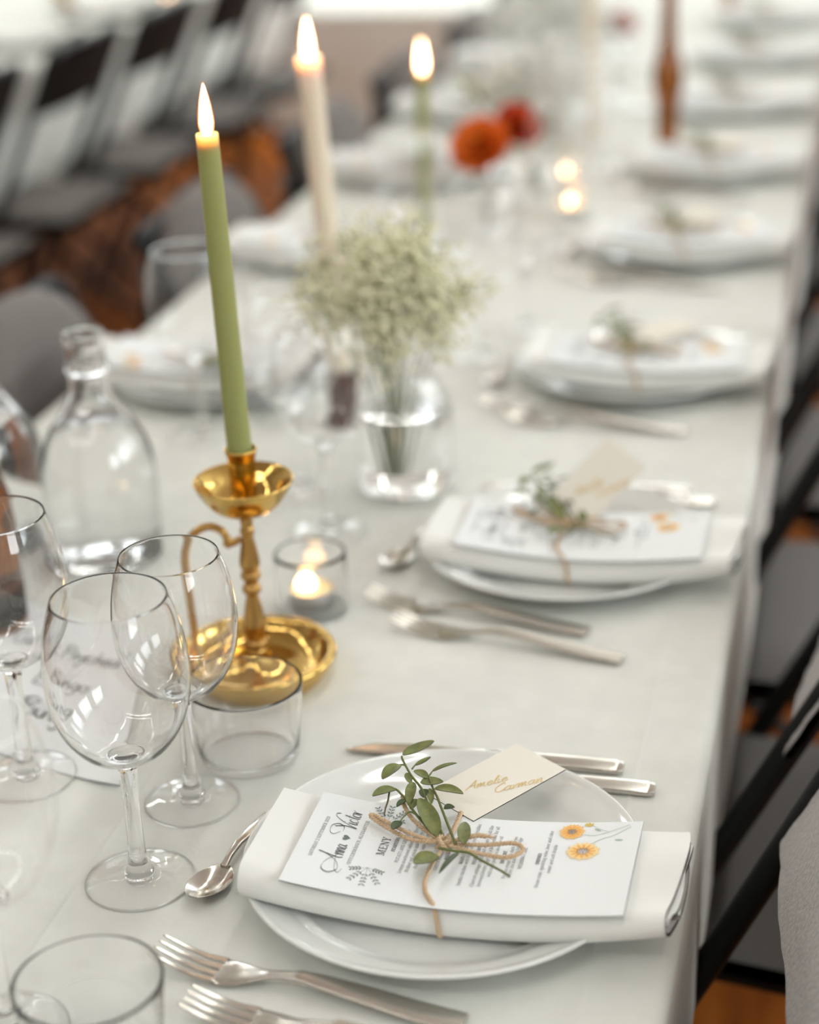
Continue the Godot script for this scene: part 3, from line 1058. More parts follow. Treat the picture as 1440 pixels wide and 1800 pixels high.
const SPRIG_STEMS := [
	[[-0.0005, 0.0041, -0.0003], [-0.006, 0.0055, -0.0038], [-0.0207, 0.0099, -0.0174], [-0.0287, 0.0125, -0.0266], [-0.0353, 0.0147, -0.034], [-0.0413, 0.0163, -0.0388], [-0.0449, 0.0165, -0.0355]],
	[[0.0, 0.0047, -0.0033], [-0.0073, 0.0076, -0.0148], [-0.0166, 0.0115, -0.0304], [-0.0246, 0.015, -0.0445], [-0.0333, 0.0177, -0.054], [-0.039, 0.0198, -0.062], [-0.0438, 0.0217, -0.0696], [-0.0446, 0.0222, -0.0718]],
	[[0.009, 0.0062, 0.0039], [0.0002, 0.0072, -0.0147], [-0.0079, 0.0107, -0.0302], [-0.0125, 0.0128, -0.039], [-0.0166, 0.0145, -0.0457], [-0.0224, 0.0171, -0.0568]],
	[[-0.0451, 0.017, -0.0387], [-0.0434, 0.0151, -0.026], [-0.0431, 0.0142, -0.0175], [-0.0421, 0.0135, -0.0105]],
	[[-0.0209, 0.01, -0.0182], [-0.0268, 0.0114, -0.0205], [-0.0297, 0.0113, -0.0147], [-0.031, 0.0111, -0.0089]],
	[[-0.0008, 0.006, 0.0101], [0.0111, 0.006, 0.0117], [0.0196, 0.006, 0.0124], [0.0294, 0.006, 0.0194], [0.0435, 0.0062, 0.0286], [0.0503, 0.0066, 0.0345]],
	[[-0.0442, 0.0206, -0.0629], [-0.0411, 0.0204, -0.0638], [-0.0381, 0.0194, -0.0603]],
	[[-0.035, 0.0192, -0.0615], [-0.0338, 0.0199, -0.0658]],
	[[-0.0224, 0.0171, -0.0568], [-0.0212, 0.018, -0.0617]],
]
const SPRIG_LEAVES := [
	[-0.0442, 0.0224, -0.0731, -0.0265, 0.0245, -0.0922, 0.0090], [-0.0442, 0.0207, -0.0632, -0.052, 0.019, -0.0454, 0.0088], [-0.041, 0.0163, -0.0389, -0.0541, 0.0172, -0.0263, 0.0082],
	[-0.0338, 0.0199, -0.0650, -0.0252, 0.0212, -0.0762, 0.0038], [-0.0213, 0.0181, -0.0621, -0.0063, 0.0198, -0.0733, 0.0036], [-0.0226, 0.0168, -0.0551, -0.0333, 0.0188, -0.0601, 0.0064],
	[-0.0266, 0.0162, -0.0497, -0.0117, 0.0159, -0.0543, 0.0092], [-0.0161, 0.0146, -0.0466, 0.0041, 0.0137, -0.0448, 0.0082], [-0.0316, 0.0166, -0.0489, -0.0295, 0.0126, -0.0263, 0.0064],
	[-0.0378, 0.0187, -0.0567, -0.0328, 0.0165, -0.0477, 0.0044], [-0.0229, 0.0148, -0.0445, -0.0215, 0.0131, -0.0365, 0.0056], [-0.0194, 0.0147, -0.0458, -0.015, 0.0117, -0.0323, 0.0042],
	[-0.026, 0.0133, -0.0339, -0.0272, 0.0118, -0.0232, 0.0050], [-0.0048, 0.0053, -0.0034, -0.0241, 0.0132, -0.0348, 0.0108], [-0.0326, 0.0138, -0.0309, -0.0365, 0.0133, -0.022, 0.0042],
	[-0.0312, 0.0111, -0.0088, -0.0335, 0.0114, 0.0019, 0.0062], [-0.0061, 0.0105, -0.0294, 0.0009, 0.0109, -0.032, 0.0056], [0.0148, 0.0075, 0.0055, 0.0104, 0.0087, -0.0186, 0.0076],
	[0.0002, 0.0061, 0.0186, -0.0122, 0.0076, 0.0325, 0.0125], [0.0132, 0.0066, 0.0141, 0.0062, 0.0079, 0.0408, 0.0036],
]

func make_sprig() -> Node3D:
	var t := thing("leafy_sprig")
	var k := Vector3(0.0057, 0.0425, 0.0199)
	for q in SPRIG_STEMS.size():
		var pts := []
		for p in SPRIG_STEMS[q]:
			pts.append(k + Vector3(p[0], p[1] - 0.002, p[2]))
		var r := 0.0009 if q < 3 or q == 5 else 0.0006
		put("stem", tube(catmull(pts, 5), r * 1.15, r * 0.8, 7), M.stem if q != 3 else M.stem_brown, t)
	for q in SPRIG_LEAVES.size():
		var p: Array = SPRIG_LEAVES[q]
		var dark := q in [10, 14, 15, 16, 19]
		put("leaf", leaf_mesh(k + Vector3(p[0], p[1] - 0.002, p[2]), k + Vector3(p[3], p[4] - 0.002, p[5]), p[6] * 1.18, 0.5 if q % 3 else -0.3), M.leaf_dark if dark else M.leaf, t)
	return t

func make_place_card(first: String, second: String) -> Node3D:
	var t := thing("place_card")
	# corner B lies on the menu card's far edge, the long side runs up to C
	var C := Vector3(0.0694, 0.0352, -0.0898)
	var D := Vector3(0.0255, 0.0352, -0.1122)
	var B := Vector3(0.0299, 0.0352, -0.0353)
	var ex := (C - B).normalized()
	var ey := (D - C)
	ey = (ey - ex * ey.dot(ex)).normalized()
	var org := C - ex * 0.088
	var nrm := Vector3.UP
	var on := func(u: float, v: float, l: float) -> Vector3: return org + ex * u + ey * v + nrm * (l + 0.004 - 0.03 * (0.5 - u / 0.088) * 0.1)
	put("card", sheet(func(a: float, b: float) -> Vector3: return on.call(lerpf(0.0, 0.088, b), lerpf(0.050, 0.0, a), 0.0), 4, 8, 0.0007), M.cream, t)
	var s := Soup.new()
	var pen := func(u: float, v: float) -> Vector3: return on.call(0.012 + u, 0.040 - v, 0.0003)
	write(s, first, Vector2(0.009, 0.0090), 0.0046, 0.00062, pen, 0.40, 0.5, 1.25)
	write(s, second, Vector2(0.020, 0.0255), 0.0046, 0.00062, pen, 0.40, 0.5, 1.25)
	put("gold_handwriting", s.mesh(), M.gold_ink, t)
	return t

func make_fork() -> Node3D:
	var t := thing("dinner_fork")
	# x = 0 at the tips of the tines, the handle ends at 0.207
	put("handle", loft([[0.207, 0.004, 0, 0.0082, 0.0013, 0.0], [0.2065, 0.004, 0, 0.0092, 0.0018, 0.0], [0.18, 0.0052, 0, 0.0094, 0.0019, 0.0], [0.14, 0.0092, 0, 0.0080, 0.0021, 0.0], [0.115, 0.0115, 0, 0.0064, 0.0024, 0.0], [0.104, 0.0118, 0, 0.0052, 0.0030, 0.0], [0.100, 0.0116, 0, 0.0054, 0.0034, 0.0], [0.096, 0.0112, 0, 0.0042, 0.0026, 0.0], [0.085, 0.0098, 0, 0.0038, 0.0020, 0.0], [0.072, 0.0070, 0, 0.0048, 0.0016, 0.0]], 10), M.steel, t)
	put("head", loft([[0.082, 0.0094, 0, 0.0040, 0.0017, 0.0], [0.076, 0.0080, 0, 0.0048, 0.0015, 0.0], [0.070, 0.0064, 0, 0.0066, 0.0013, -0.0003], [0.064, 0.0048, 0, 0.0092, 0.0012, -0.0006], [0.058, 0.0036, 0, 0.0114, 0.0011, -0.0008], [0.052, 0.0030, 0, 0.0126, 0.0010, -0.001], [0.044, 0.0030, 0, 0.0129, 0.0010, -0.001]], 10), M.steel, t)
	for k in 4:
		var z := (k - 1.5) * 0.0069
		var dy := 0.0008 * absf(k - 1.5)
		put("tine", loft([[0.0445, 0.0034 + dy * 0.2, z, 0.0027, 0.0010, 0.0], [0.030, 0.0044, z * 0.99, 0.0023, 0.0010, 0.0], [0.015, 0.0082, z * 0.95, 0.0019, 0.0009, 0.0], [0.003, 0.0128, z * 0.92, 0.0012, 0.0008, 0.0], [0.0, 0.0140, z * 0.9, 0.0006, 0.0005, 0.0]], 5), M.steel, t)
	return t

func make_knife() -> Node3D:
	var t := thing("table_knife")
	put("blade", loft([[0.0, 0.003, 0.0070, 0.0008, 0.0004, 0.0], [0.006, 0.003, 0.0045, 0.0042, 0.0006, 0.0], [0.02, 0.0032, 0.0015, 0.0078, 0.0008, 0.0], [0.05, 0.0036, 0.0002, 0.0094, 0.0010, 0.0], [0.09, 0.0040, 0.0, 0.0092, 0.0012, 0.0], [0.108, 0.0044, 0.0, 0.0080, 0.0016, 0.0]], 8), M.steel, t)
	put("handle", loft([[0.106, 0.0046, 0, 0.0062, 0.0022, 0.0], [0.114, 0.0048, 0, 0.0066, 0.0034, 0.0], [0.14, 0.0048, 0, 0.0072, 0.0036, 0.0], [0.18, 0.0046, 0, 0.0080, 0.0036, 0.0], [0.205, 0.0044, 0, 0.0084, 0.0033, 0.0], [0.2105, 0.0043, 0, 0.0070, 0.0024, 0.0]], 10), M.steel, t)
	return t

func make_spoon() -> Node3D:
	var t := thing("teaspoon")
	var bowl := []
	for k in 15:
		var q := k / 14.0
		var w := 0.0142 * pow(sin(PI * clampf(q * 0.93 + 0.03, 0, 1)), 0.55)
		bowl.append([q * 0.046, 0.0078 - 0.001 * q + 0.0035 * (1.0 - q) * (1.0 - q), 0, maxf(w, 0.002), 0.0006, 0.0072 * sin(PI * clampf(q, 0.02, 0.95))])
	put("bowl", loft(bowl, 14), M.steel, t)
	put("handle", loft([[0.044, 0.0072, 0, 0.0030, 0.0014, 0.0], [0.052, 0.0098, 0, 0.0024, 0.0016, 0.0], [0.066, 0.0122, 0, 0.0032, 0.0016, 0.0], [0.085, 0.0105, 0, 0.0044, 0.0014, 0.0], [0.105, 0.0065, 0, 0.0058, 0.0013, 0.0], [0.115, 0.0048, 0, 0.0060, 0.0012, 0.0], [0.1195, 0.0043, 0, 0.0040, 0.0009, 0.0]], 9), M.steel, t)
	return t

func settings() -> void:
	M.petal_orange_print = mat(Color(0.95, 0.76, 0.48), 0.8)
	M.petal_yellow_print = mat(Color(0.96, 0.84, 0.60), 0.8)
	M.petal_deep_print = mat(Color(0.94, 0.69, 0.36), 0.8)
	M.seed_print = mat(Color(0.60, 0.50, 0.45), 0.8)
	M.stem_print = mat(Color(0.68, 0.74, 0.68), 0.8)
	M.bud_print = mat(Color(0.84, 0.74, 0.40), 0.8)
	var zs := [-1.017, -1.544, -2.055, -2.60, -3.11, -3.63, -4.165, -4.70]
	var proto := {}
	proto.plate = make_plate()
	proto.napkin = make_napkin()
	proto.menu = make_menu()
	proto.twine = make_twine()
	proto.sprig = make_sprig()
	proto.card = make_place_card("Amelie", "Carman")
	proto.fork = make_fork()
	proto.fork2 = make_fork()
	proto.knife = make_knife()
	proto.knife2 = make_knife()
	proto.spoon = make_spoon()
	# [key, offset, turn, label, category, group]; the rows name the setting
	var items := [
		["plate", Vector3.ZERO, 0.0, "round white china dinner plate", "plate", "dinner plates"],
		["napkin", Vector3.ZERO, 0.0, "folded white napkin across the plate", "napkin", "folded napkins"],
		["menu", Vector3.ZERO, 0.0, "printed menu card with sunflowers", "menu", "menu cards"],
		["twine", Vector3.ZERO, 0.0, "natural twine bow round the menu card", "twine", "twine bows"],
		["sprig", Vector3.ZERO, 0.0, "green leafy sprig under the twine", "sprig", "leafy sprigs"],
		["card", Vector3.ZERO, 0.0, "cream name card with gold handwriting", "name card", "name cards"],
		["knife", Vector3(-0.1093, 0.0, -0.1585), 0.0, "steel table knife farther from the plate", "knife", "table knives"],
		["knife2", Vector3(-0.083, 0.0, -0.1325), 0.0, "steel table knife beside the plate rim", "knife", "table knives"],
		["fork", Vector3(-0.160, 0.0, 0.1185), -0.14, "steel fork next to the plate", "fork", "forks"],
		["fork2", Vector3(-0.125, 0.0, 0.1635), -0.10, "steel fork farther from the plate", "fork", "forks"],
		["spoon", Vector3(-0.156, 0.0, 0.0625), 1.41, "small steel teaspoon above the plate", "spoon", "teaspoons"],
	]
	for side in ["right", "left"]:
		for n in zs.size():
			if side == "left" and n < 2:
				continue
			for it in items:
				if n > 4 and it[0] in ["fork", "fork2", "knife", "knife2", "spoon", "card"]:
					continue
				if side == "left" and it[0] in ["fork", "fork2", "knife", "knife2", "spoon", "card"]:
					continue
				var z: float = zs[n] + (0.075 if side == "left" else 0.0)
				var c := Vector3(-0.246 if side == "right" else -0.725, TOP + 0.0008, z)
				var turn: float = it[2] + (PI if side == "left" else 0.0)
				var off: Vector3 = it[1]
				var tilt := 0.0
				if n > 0:
					tilt = rng.randf_range(-0.07, 0.07) if it[0] in ["fork", "fork2", "knife", "knife2", "spoon", "card"] else 0.0
				if side == "left":
					off = Vector3(-0.043, 0, 0) if it[0] == "napkin" else Vector3(0, 0.0012, 0.057) if it[0] != "plate" else off
					turn = 0.0 if it[0] == "napkin" else turn
				if it[0] == "card" and n == 1:
					off.y -= 0.010
				var src: Node3D = proto[it[0]]
				var o := src
				if side == "right" and n == 0:
					o.position = c + off
					o.rotation.y = turn
				else:
					o = copy(src, c + off, turn + tilt)
				if it[0] == "card" and n == 1:
					o.rotation.x = 0.7
				var where := "%s setting on the right" % ORD[n] if side == "right" else "%s setting on the left" % ORD[n - 2]
				tag(o, "%s, %s" % [it[3], where], it[4], it[5])

# ------------------------------------------------------------------ glass
func ring(r: float, y: float, t: float, squash := 1.0) -> ArrayMesh:
	var p := []
	for k in 13:
		var an := TAU * k / 12.0
		p.append(Vector2(r + t * sin(an), y - t * squash * cos(an)))
	return lathe(p, 96, 0, -1, -1.0)

func make_wine_glass(k: float, near: bool) -> Node3D:
	var t := thing("wine_glass")
	var scaled := func(p: Array) -> Array:
		var q := []
		for v in p:
			q.append(v * k)
		return catmull(q, 5)
	var f := put("foot", lathe(scaled.call([Vector2(0.0374, 0.0016), Vector2(0.030, 0.0030), Vector2(0.022, 0.0044), Vector2(0.015, 0.0062), Vector2(0.0102, 0.0086)]), 72, 0, -1, -1.0), M.pane, t)
	put("foot_edge", ring(0.0369 * k, 0.0012 * k, 0.0011 * k), M.glass, f)
	# a solid stem that swells into the thick bottom of the bowl
	put("stem", lathe(scaled.call([Vector2(0, 0.0005), Vector2(0.0080, 0.0008), Vector2(0.0102, 0.0070), Vector2(0.0098, 0.0092), Vector2(0.0076, 0.0130), Vector2(0.0061, 0.024), Vector2(0.0054, 0.050), Vector2(0.0056, 0.075), Vector2(0.0066, 0.0885), Vector2(0.0090, 0.0940), Vector2(0.0127, 0.0970), Vector2(0.0125, 0.0988), Vector2(0.0080, 0.0980), Vector2(0.0, 0.0976)]), 48, 0, -1, 0.2), M.glass, t)
	if near:
		put("bowl", lathe(scaled.call([Vector2(0.0126, 0.0974), Vector2(0.0190, 0.0995), Vector2(0.0290, 0.1065), Vector2(0.0390, 0.1205), Vector2(0.0452, 0.1375), Vector2(0.0476, 0.1570), Vector2(0.0469, 0.1750), Vector2(0.0437, 0.1950), Vector2(0.0379, 0.2136), Vector2(0.0375, 0.2141), Vector2(0.0371, 0.2136), Vector2(0.0429, 0.1950), Vector2(0.0461, 0.1750), Vector2(0.0468, 0.1570), Vector2(0.0444, 0.1378), Vector2(0.0382, 0.1212), Vector2(0.0281, 0.1076), Vector2(0.0186, 0.1008), Vector2(0.0126, 0.0988)]), 96, 0, -1, 0.2), M.glass, t)
	else:
		var b := put("bowl", lathe(scaled.call([Vector2(0.0126, 0.0974), Vector2(0.0290, 0.1065), Vector2(0.0390, 0.1205), Vector2(0.0452, 0.1375), Vector2(0.0476, 0.1570), Vector2(0.0469, 0.1750), Vector2(0.0437, 0.1950), Vector2(0.0377, 0.2135)]), 96, 0, -1, -1.0), M.pane, t)
		put("rim", ring(0.0376 * k, 0.2138 * k, 0.00062), M.glass, b)
	return t

func make_tumbler() -> Node3D:
	var t := thing("tumbler")
	var p := catmull([Vector2(0.0340, 0.0004), Vector2(0.0362, 0.0014), Vector2(0.0379, 0.0050), Vector2(0.0390, 0.012), Vector2(0.0415, 0.035), Vector2(0.0438, 0.0605), Vector2(0.0434, 0.0622), Vector2(0.0426, 0.0626), Vector2(0.0419, 0.0610), Vector2(0.0396, 0.035), Vector2(0.0370, 0.014), Vector2(0.0352, 0.0080), Vector2(0.0335, 0.0030), Vector2(0.0340, 0.0004)], 5)
	put("wall", lathe(p, 80, 0, -1, 0.3), M.glass, t)
	put("base", lathe(catmull([Vector2(0.0352, 0.0072), Vector2(0.030, 0.0062), Vector2(0.015, 0.0056), Vector2(0, 0.0055)], 4), 64, 0, -1, -1.0), M.pane, t)
	return t

func make_bottle() -> Node3D:
	var t := thing("water_bottle")
	var p := catmull([Vector2(0, 0.003), Vector2(0.040, 0.0), Vector2(0.0500, 0.0015), Vector2(0.0530, 0.008), Vector2(0.0535, 0.04), Vector2(0.0535, 0.085), Vector2(0.0510, 0.106), Vector2(0.0430, 0.126), Vector2(0.0300, 0.145), Vector2(0.0215, 0.159), Vector2(0.0185, 0.170), Vector2(0.0182, 0.183), Vector2(0.0205, 0.188), Vector2(0.0205, 0.192), Vector2(0.0185, 0.195), Vector2(0.0182, 0.212), Vector2(0.0192, 0.219), Vector2(0.0178, 0.223), Vector2(0.0150, 0.220), Vector2(0.0145, 0.205), Vector2(0.0145, 0.175), Vector2(0.0175, 0.160), Vector2(0.0260, 0.145), Vector2(0.0390, 0.125), Vector2(0.0472, 0.105), Vector2(0.0496, 0.085), Vector2(0.0496, 0.04), Vector2(0.0485, 0.012), Vector2(0.040, 0.007), Vector2(0, 0.010)], 4)
	put("body", lathe(p, 80, 0, 36, 0.3), M.glass, t)
	put("neck", lathe(p, 64, 36, 88, 0.3), M.glass, t)
	put("inner_wall", lathe(p, 80, 88, -1, 0.3), M.glass, t)
	var w := catmull([Vector2(0, 0.0098), Vector2(0.039, 0.0068), Vector2(0.0487, 0.0118), Vector2(0.0498, 0.04), Vector2(0.0498, 0.085), Vector2(0.0474, 0.105), Vector2(0.0392, 0.125), Vector2(0.0330, 0.1345)], 4)
	w.append(Vector2(0, 0.1345))
	put("water", lathe(w, 80, 0, -1, 0.5), M.water, t)
	return t

func brown_bottle(called: String, at: Vector3, prof: Array, label: String) -> Node3D:
	var t := thing(called, at)
	put("body", lathe(catmull(prof, 4), 48, 0, -1, 0.5), M.brown_glass, t)
	tag(t, label, "bottle")
	return t

func glassware() -> void:
	var big := make_wine_glass(1.0, true)
	big.position = Vector3(-0.45, TOP + 0.0008, -0.981)
	tag(big, "large clear wine glass standing left of the nearest plate, in front of the song card", "wine glass", "clear wine glasses")
	var small := make_wine_glass(0.925, true)
	small.position = Vector3(-0.448, TOP + 0.0008, -1.082)
	tag(small, "smaller clear wine glass between the large one and the brass candlestick", "wine glass", "clear wine glasses")
	var o := copy(big, Vector3(-0.584, TOP + 0.0008, -1.094))
	tag(o, "clear wine glass at the left picture edge, in front of the brown bottle", "wine glass", "clear wine glasses")
	var tum := make_tumbler()
	tum.position = Vector3(-0.427, TOP + 0.0008, -1.153)
	tag(tum, "low clear tumbler standing in front of the brass candlestick foot", "tumbler", "low clear tumblers")
	o = copy(tum, Vector3(-0.405, TOP + 0.0008, -0.796))
	tag(o, "low clear tumbler in the lower left foreground beside the fork tines", "tumbler", "low clear tumblers")
	# farther glasses
	var thin := make_wine_glass(1.0, false)
	thin.position = Vector3(-0.478, TOP + 0.0008, -1.565)
	tag(thin, "clear wine glass behind the tealight, left of the water jar", "wine glass", "clear wine glasses")
	var far := [
		[-0.472, -0.815, "clear wine glass cut off by the lower left corner of the picture"], [-0.535, -1.66, "clear wine glass between the candlestick dish and the water jar"], [-0.61, -1.87, "clear wine glass behind the green candle, left of the white candle"], [-0.69, -1.80, "clear wine glass to the right of the water bottle neck"],
		[-0.43, -2.10, "clear wine glass right of the cream gypsophila bunch"], [-0.40, -2.22, "clear wine glass behind the third setting's sprig, off to its left"], [-0.60, -2.40, "clear wine glass behind the cream gypsophila bunch"],
		[-0.42, -2.62, "clear wine glass left of the fourth plate on the right"], [-0.43, -3.14, "clear wine glass left of the fifth plate on the right"], [-0.60, -3.1, "clear wine glass behind the orange flowers, on the left half of the cloth"], [-0.42, -3.68, "clear wine glass left of the sixth plate on the right"], [-0.60, -3.7, "clear wine glass beside the tall white candle far down the table"],
	]
	for f in far:
		o = copy(thin, Vector3(f[0], TOP + 0.0008, f[1]))
		tag(o, f[2], "wine glass", "clear wine glasses")
	var b := make_bottle()
	b.position = Vector3(-0.678, TOP + 0.0008, -1.489)
	tag(b, "clear round-shouldered glass bottle of water left of the green candle", "bottle", "clear water bottles")
	o = copy(b, Vector3(-0.797, TOP + 0.0008, -1.50), 1.0)
	tag(o, "clear glass water bottle cut off by the left picture edge", "bottle", "clear water bottles")
	var wine := [Vector2(0, 0.0), Vector2(0.033, 0.0), Vector2(0.037, 0.004), Vector2(0.0375, 0.06), Vector2(0.0375, 0.10), Vector2(0.035, 0.125), Vector2(0.026, 0.155), Vector2(0.0165, 0.185), Vector2(0.014, 0.21), Vector2(0.0145, 0.225), Vector2(0.0, 0.226)]
	var wb := brown_bottle("brown_bottle", Vector3(-0.722, TOP + 0.0008, -1.318), wine, "dark brown glass bottle at the left picture edge behind the song card")
	put("label", lathe([Vector2(0.0379, 0.012), Vector2(0.0379, 0.045)], 48), M.plastic_black, wb)
	var slim := [Vector2(0, 0.0), Vector2(0.017, 0.0), Vector2(0.0195, 0.003), Vector2(0.0195, 0.05), Vector2(0.0205, 0.08), Vector2(0.0275, 0.115), Vector2(0.0265, 0.14), Vector2(0.0195, 0.17), Vector2(0.0135, 0.20), Vector2(0.0125, 0.285), Vector2(0.014, 0.29), Vector2(0.0, 0.291)]
	brown_bottle("brown_bottle", Vector3(-0.337, TOP + 0.0008, -3.301), slim, "slender brown glass bottle standing behind the fifth plate on the right")
	brown_bottle("brown_bottle", Vector3(-0.347, TOP + 0.0008, -4.898), slim, "brown glass bottle far down the table, at the upper edge of the picture")
	# the song card
	var c := thing("song_card", Vector3(-0.5697, TOP + 0.0012, -1.3228))
	# its own axes: from the far right corner, u runs back to the left, v towards the camera
	var ex := Vector3(0.1525, 0, 0.0486).normalized()
	var ev := Vector3(0.0636, 0, 0.2364).normalized()
	var on := func(u: float, v: float) -> Vector3: return ex * (u - 0.16) + ev * v + Vector3(0, 0.0006, 0)
	put("sheet", sheet(func(a: float, q: float) -> Vector3: return on.call(lerpf(0.0, 0.16, q), lerpf(0.0, 0.246, a)) + Vector3(0, -0.0003 + 0.006 * pow(absf(q - 0.5) * 2.0, 2.0), 0), 10, 10, 0.0006), M.paper, c)
	var s := Soup.new()
	var pen := func(u: float, v: float) -> Vector3: return on.call(u, v) + Vector3(0, 0.0003 + 0.006 * pow(absf(u / 0.16 - 0.5) * 2.0, 2.0), 0)
	write(s, "Get Psyched", Vector2(0.018, 0.078), 0.0125, 0.0012, pen, -0.06, 0.35, 0.88)
	write(s, "Bingo", Vector2(0.048, 0.128), 0.0125, 0.0012, pen, -0.02, 0.3, 1.0)
	write(s, "Bing", Vector2(0.040, 0.180), 0.0145, 0.0014, pen, -0.05, 0.3, 1.0)
	put("handwriting", s.mesh(), M.marker, c)
	tag(c, "white card with black marker handwriting lying behind the wine glasses", "card")

# ------------------------------------------------------------------ candles
func flame_into(t: Node3D, at: Vector3, h: float, r: float, energy: float) -> void:
	var f := Node3D.new()
	f.name = numbered("flame", t)
	t.add_child(f, true)
	f.position = at
	var p := catmull([Vector2(0, 0), Vector2(r * 0.62, h * 0.07), Vector2(r, h * 0.25), Vector2(r * 0.95, h * 0.42), Vector2(r * 0.68, h * 0.66), Vector2(r * 0.30, h * 0.88), Vector2(0, h)], 5)
	put("flame_core", lathe(p, 20, 0, -1, -1.0), M.flame, f)
	var q := []
	for v in p:
		q.append(Vector2(v.x * 1.22, v.y * 1.06 - h * 0.03))
	put("flame_edge", lathe(q, 20, 0, -1, -1.0), M.sheath, f)
	var l := OmniLight3D.new()
	l.name = "flame_light"
	f.add_child(l)
	l.position = Vector3(0, h * 0.4, 0)
	l.light_color = Color(1.0, 0.78, 0.52)
	l.light_energy = energy
	l.light_size = r * 0.5
	l.omni_range = 20.0
	l.omni_attenuation = 2.0
	l.shadow_enabled = true

func taper(called: String, base: Vector3, top: Vector3, r0: float, r1: float, m: Material, flame: float, label: String) -> Node3D:
	var t := thing(called, base)
	var d := top - base
	var L := d.length()
	var x := Vector3.UP.cross(d).normalized() if Vector3.UP.cross(d).length() > 1e-5 else Vector3.RIGHT
	var p := catmull([Vector2(0, 0), Vector2(r0 * 0.96, 0), Vector2(r0, 0.003), Vector2(lerpf(r0, r1, 0.5), L * 0.5), Vector2(r1, L - 0.002), Vector2(r1 * 0.92, L), Vector2(r1 * 0.55, L - 0.0018), Vector2(0, L - 0.0022)], 4)
	var w := put("wax", lathe(p, 40, 0, -1, 0.6), m, t)
	var dir := d.normalized()
	w.transform.basis = Basis(dir.cross(Vector3.FORWARD).normalized(), dir, dir.cross(dir.cross(Vector3.FORWARD)).normalized() * -1.0).orthonormalized()
	if flame > 0.0:
		put("wick", tube([d - dir * 0.003, d + dir * 0.004, d + dir * 0.0085 + Vector3(0.0006, 0, 0)], 0.0011, 0.0008, 7), M.wick, t)
		flame_into(t, d + dir * 0.0045, flame, flame * 0.115, 0.0014)
	tag(t, label, "candle")
	return t

func tealight(at: Vector3, label: String, glass_label: String, first: bool) -> void:
	var g := thing("tealight_holder", at)
	var p := catmull([Vector2(0, 0.0), Vector2(0.027, 0.0), Vector2(0.0302, 0.0015), Vector2(0.0312, 0.006), Vector2(0.0322, 0.05), Vector2(0.0318, 0.0555), Vector2(0.0305, 0.0560), Vector2(0.0296, 0.0545), Vector2(0.0288, 0.012), Vector2(0.0262, 0.0080), Vector2(0, 0.0075)], 4)
	var m: Material = M.glass if first else M.pane
	put("base", lathe(p, 64, 0, 12, 0.3), m, g)
	put("wall", lathe(p, 64, 12, -1, 0.3), m, g)
	tag(g, glass_label, "candle holder", "tealight glasses")
	var t := thing("tealight", at + Vector3(0, 0.0083, 0))
	put("cup", lathe([Vector2(0, 0), Vector2(0.0185, 0), Vector2(0.0192, 0.001), Vector2(0.0196, 0.0155), Vector2(0.0190, 0.0155), Vector2(0.0186, 0.003), Vector2(0, 0.003)], 40, 0, -1, 0.7), M.alu, t)
	put("wax", lathe(catmull([Vector2(0.0184, 0.0035), Vector2(0.0185, 0.0125), Vector2(0.0180, 0.0135), Vector2(0.012, 0.0130), Vector2(0, 0.0130)], 4), 40, 0, -1, 0.6), M.tea_wax, t)
	put("wick", tube([Vector3(-0.005, 0.012, 0.001), Vector3(-0.005, 0.0170, 0.001)], 0.0009, 0.0007, 6), M.wick, t)
	if first:
		flame_into(t, Vector3(-0.005, 0.0155, 0.001), 0.0070, 0.0016, 0.0009)
	else:
		flame_into(t, Vector3(-0.005, 0.0155, 0.001), 0.0125, 0.0032, 0.0010)
	tag(t, label, "candle", "lit tealights")

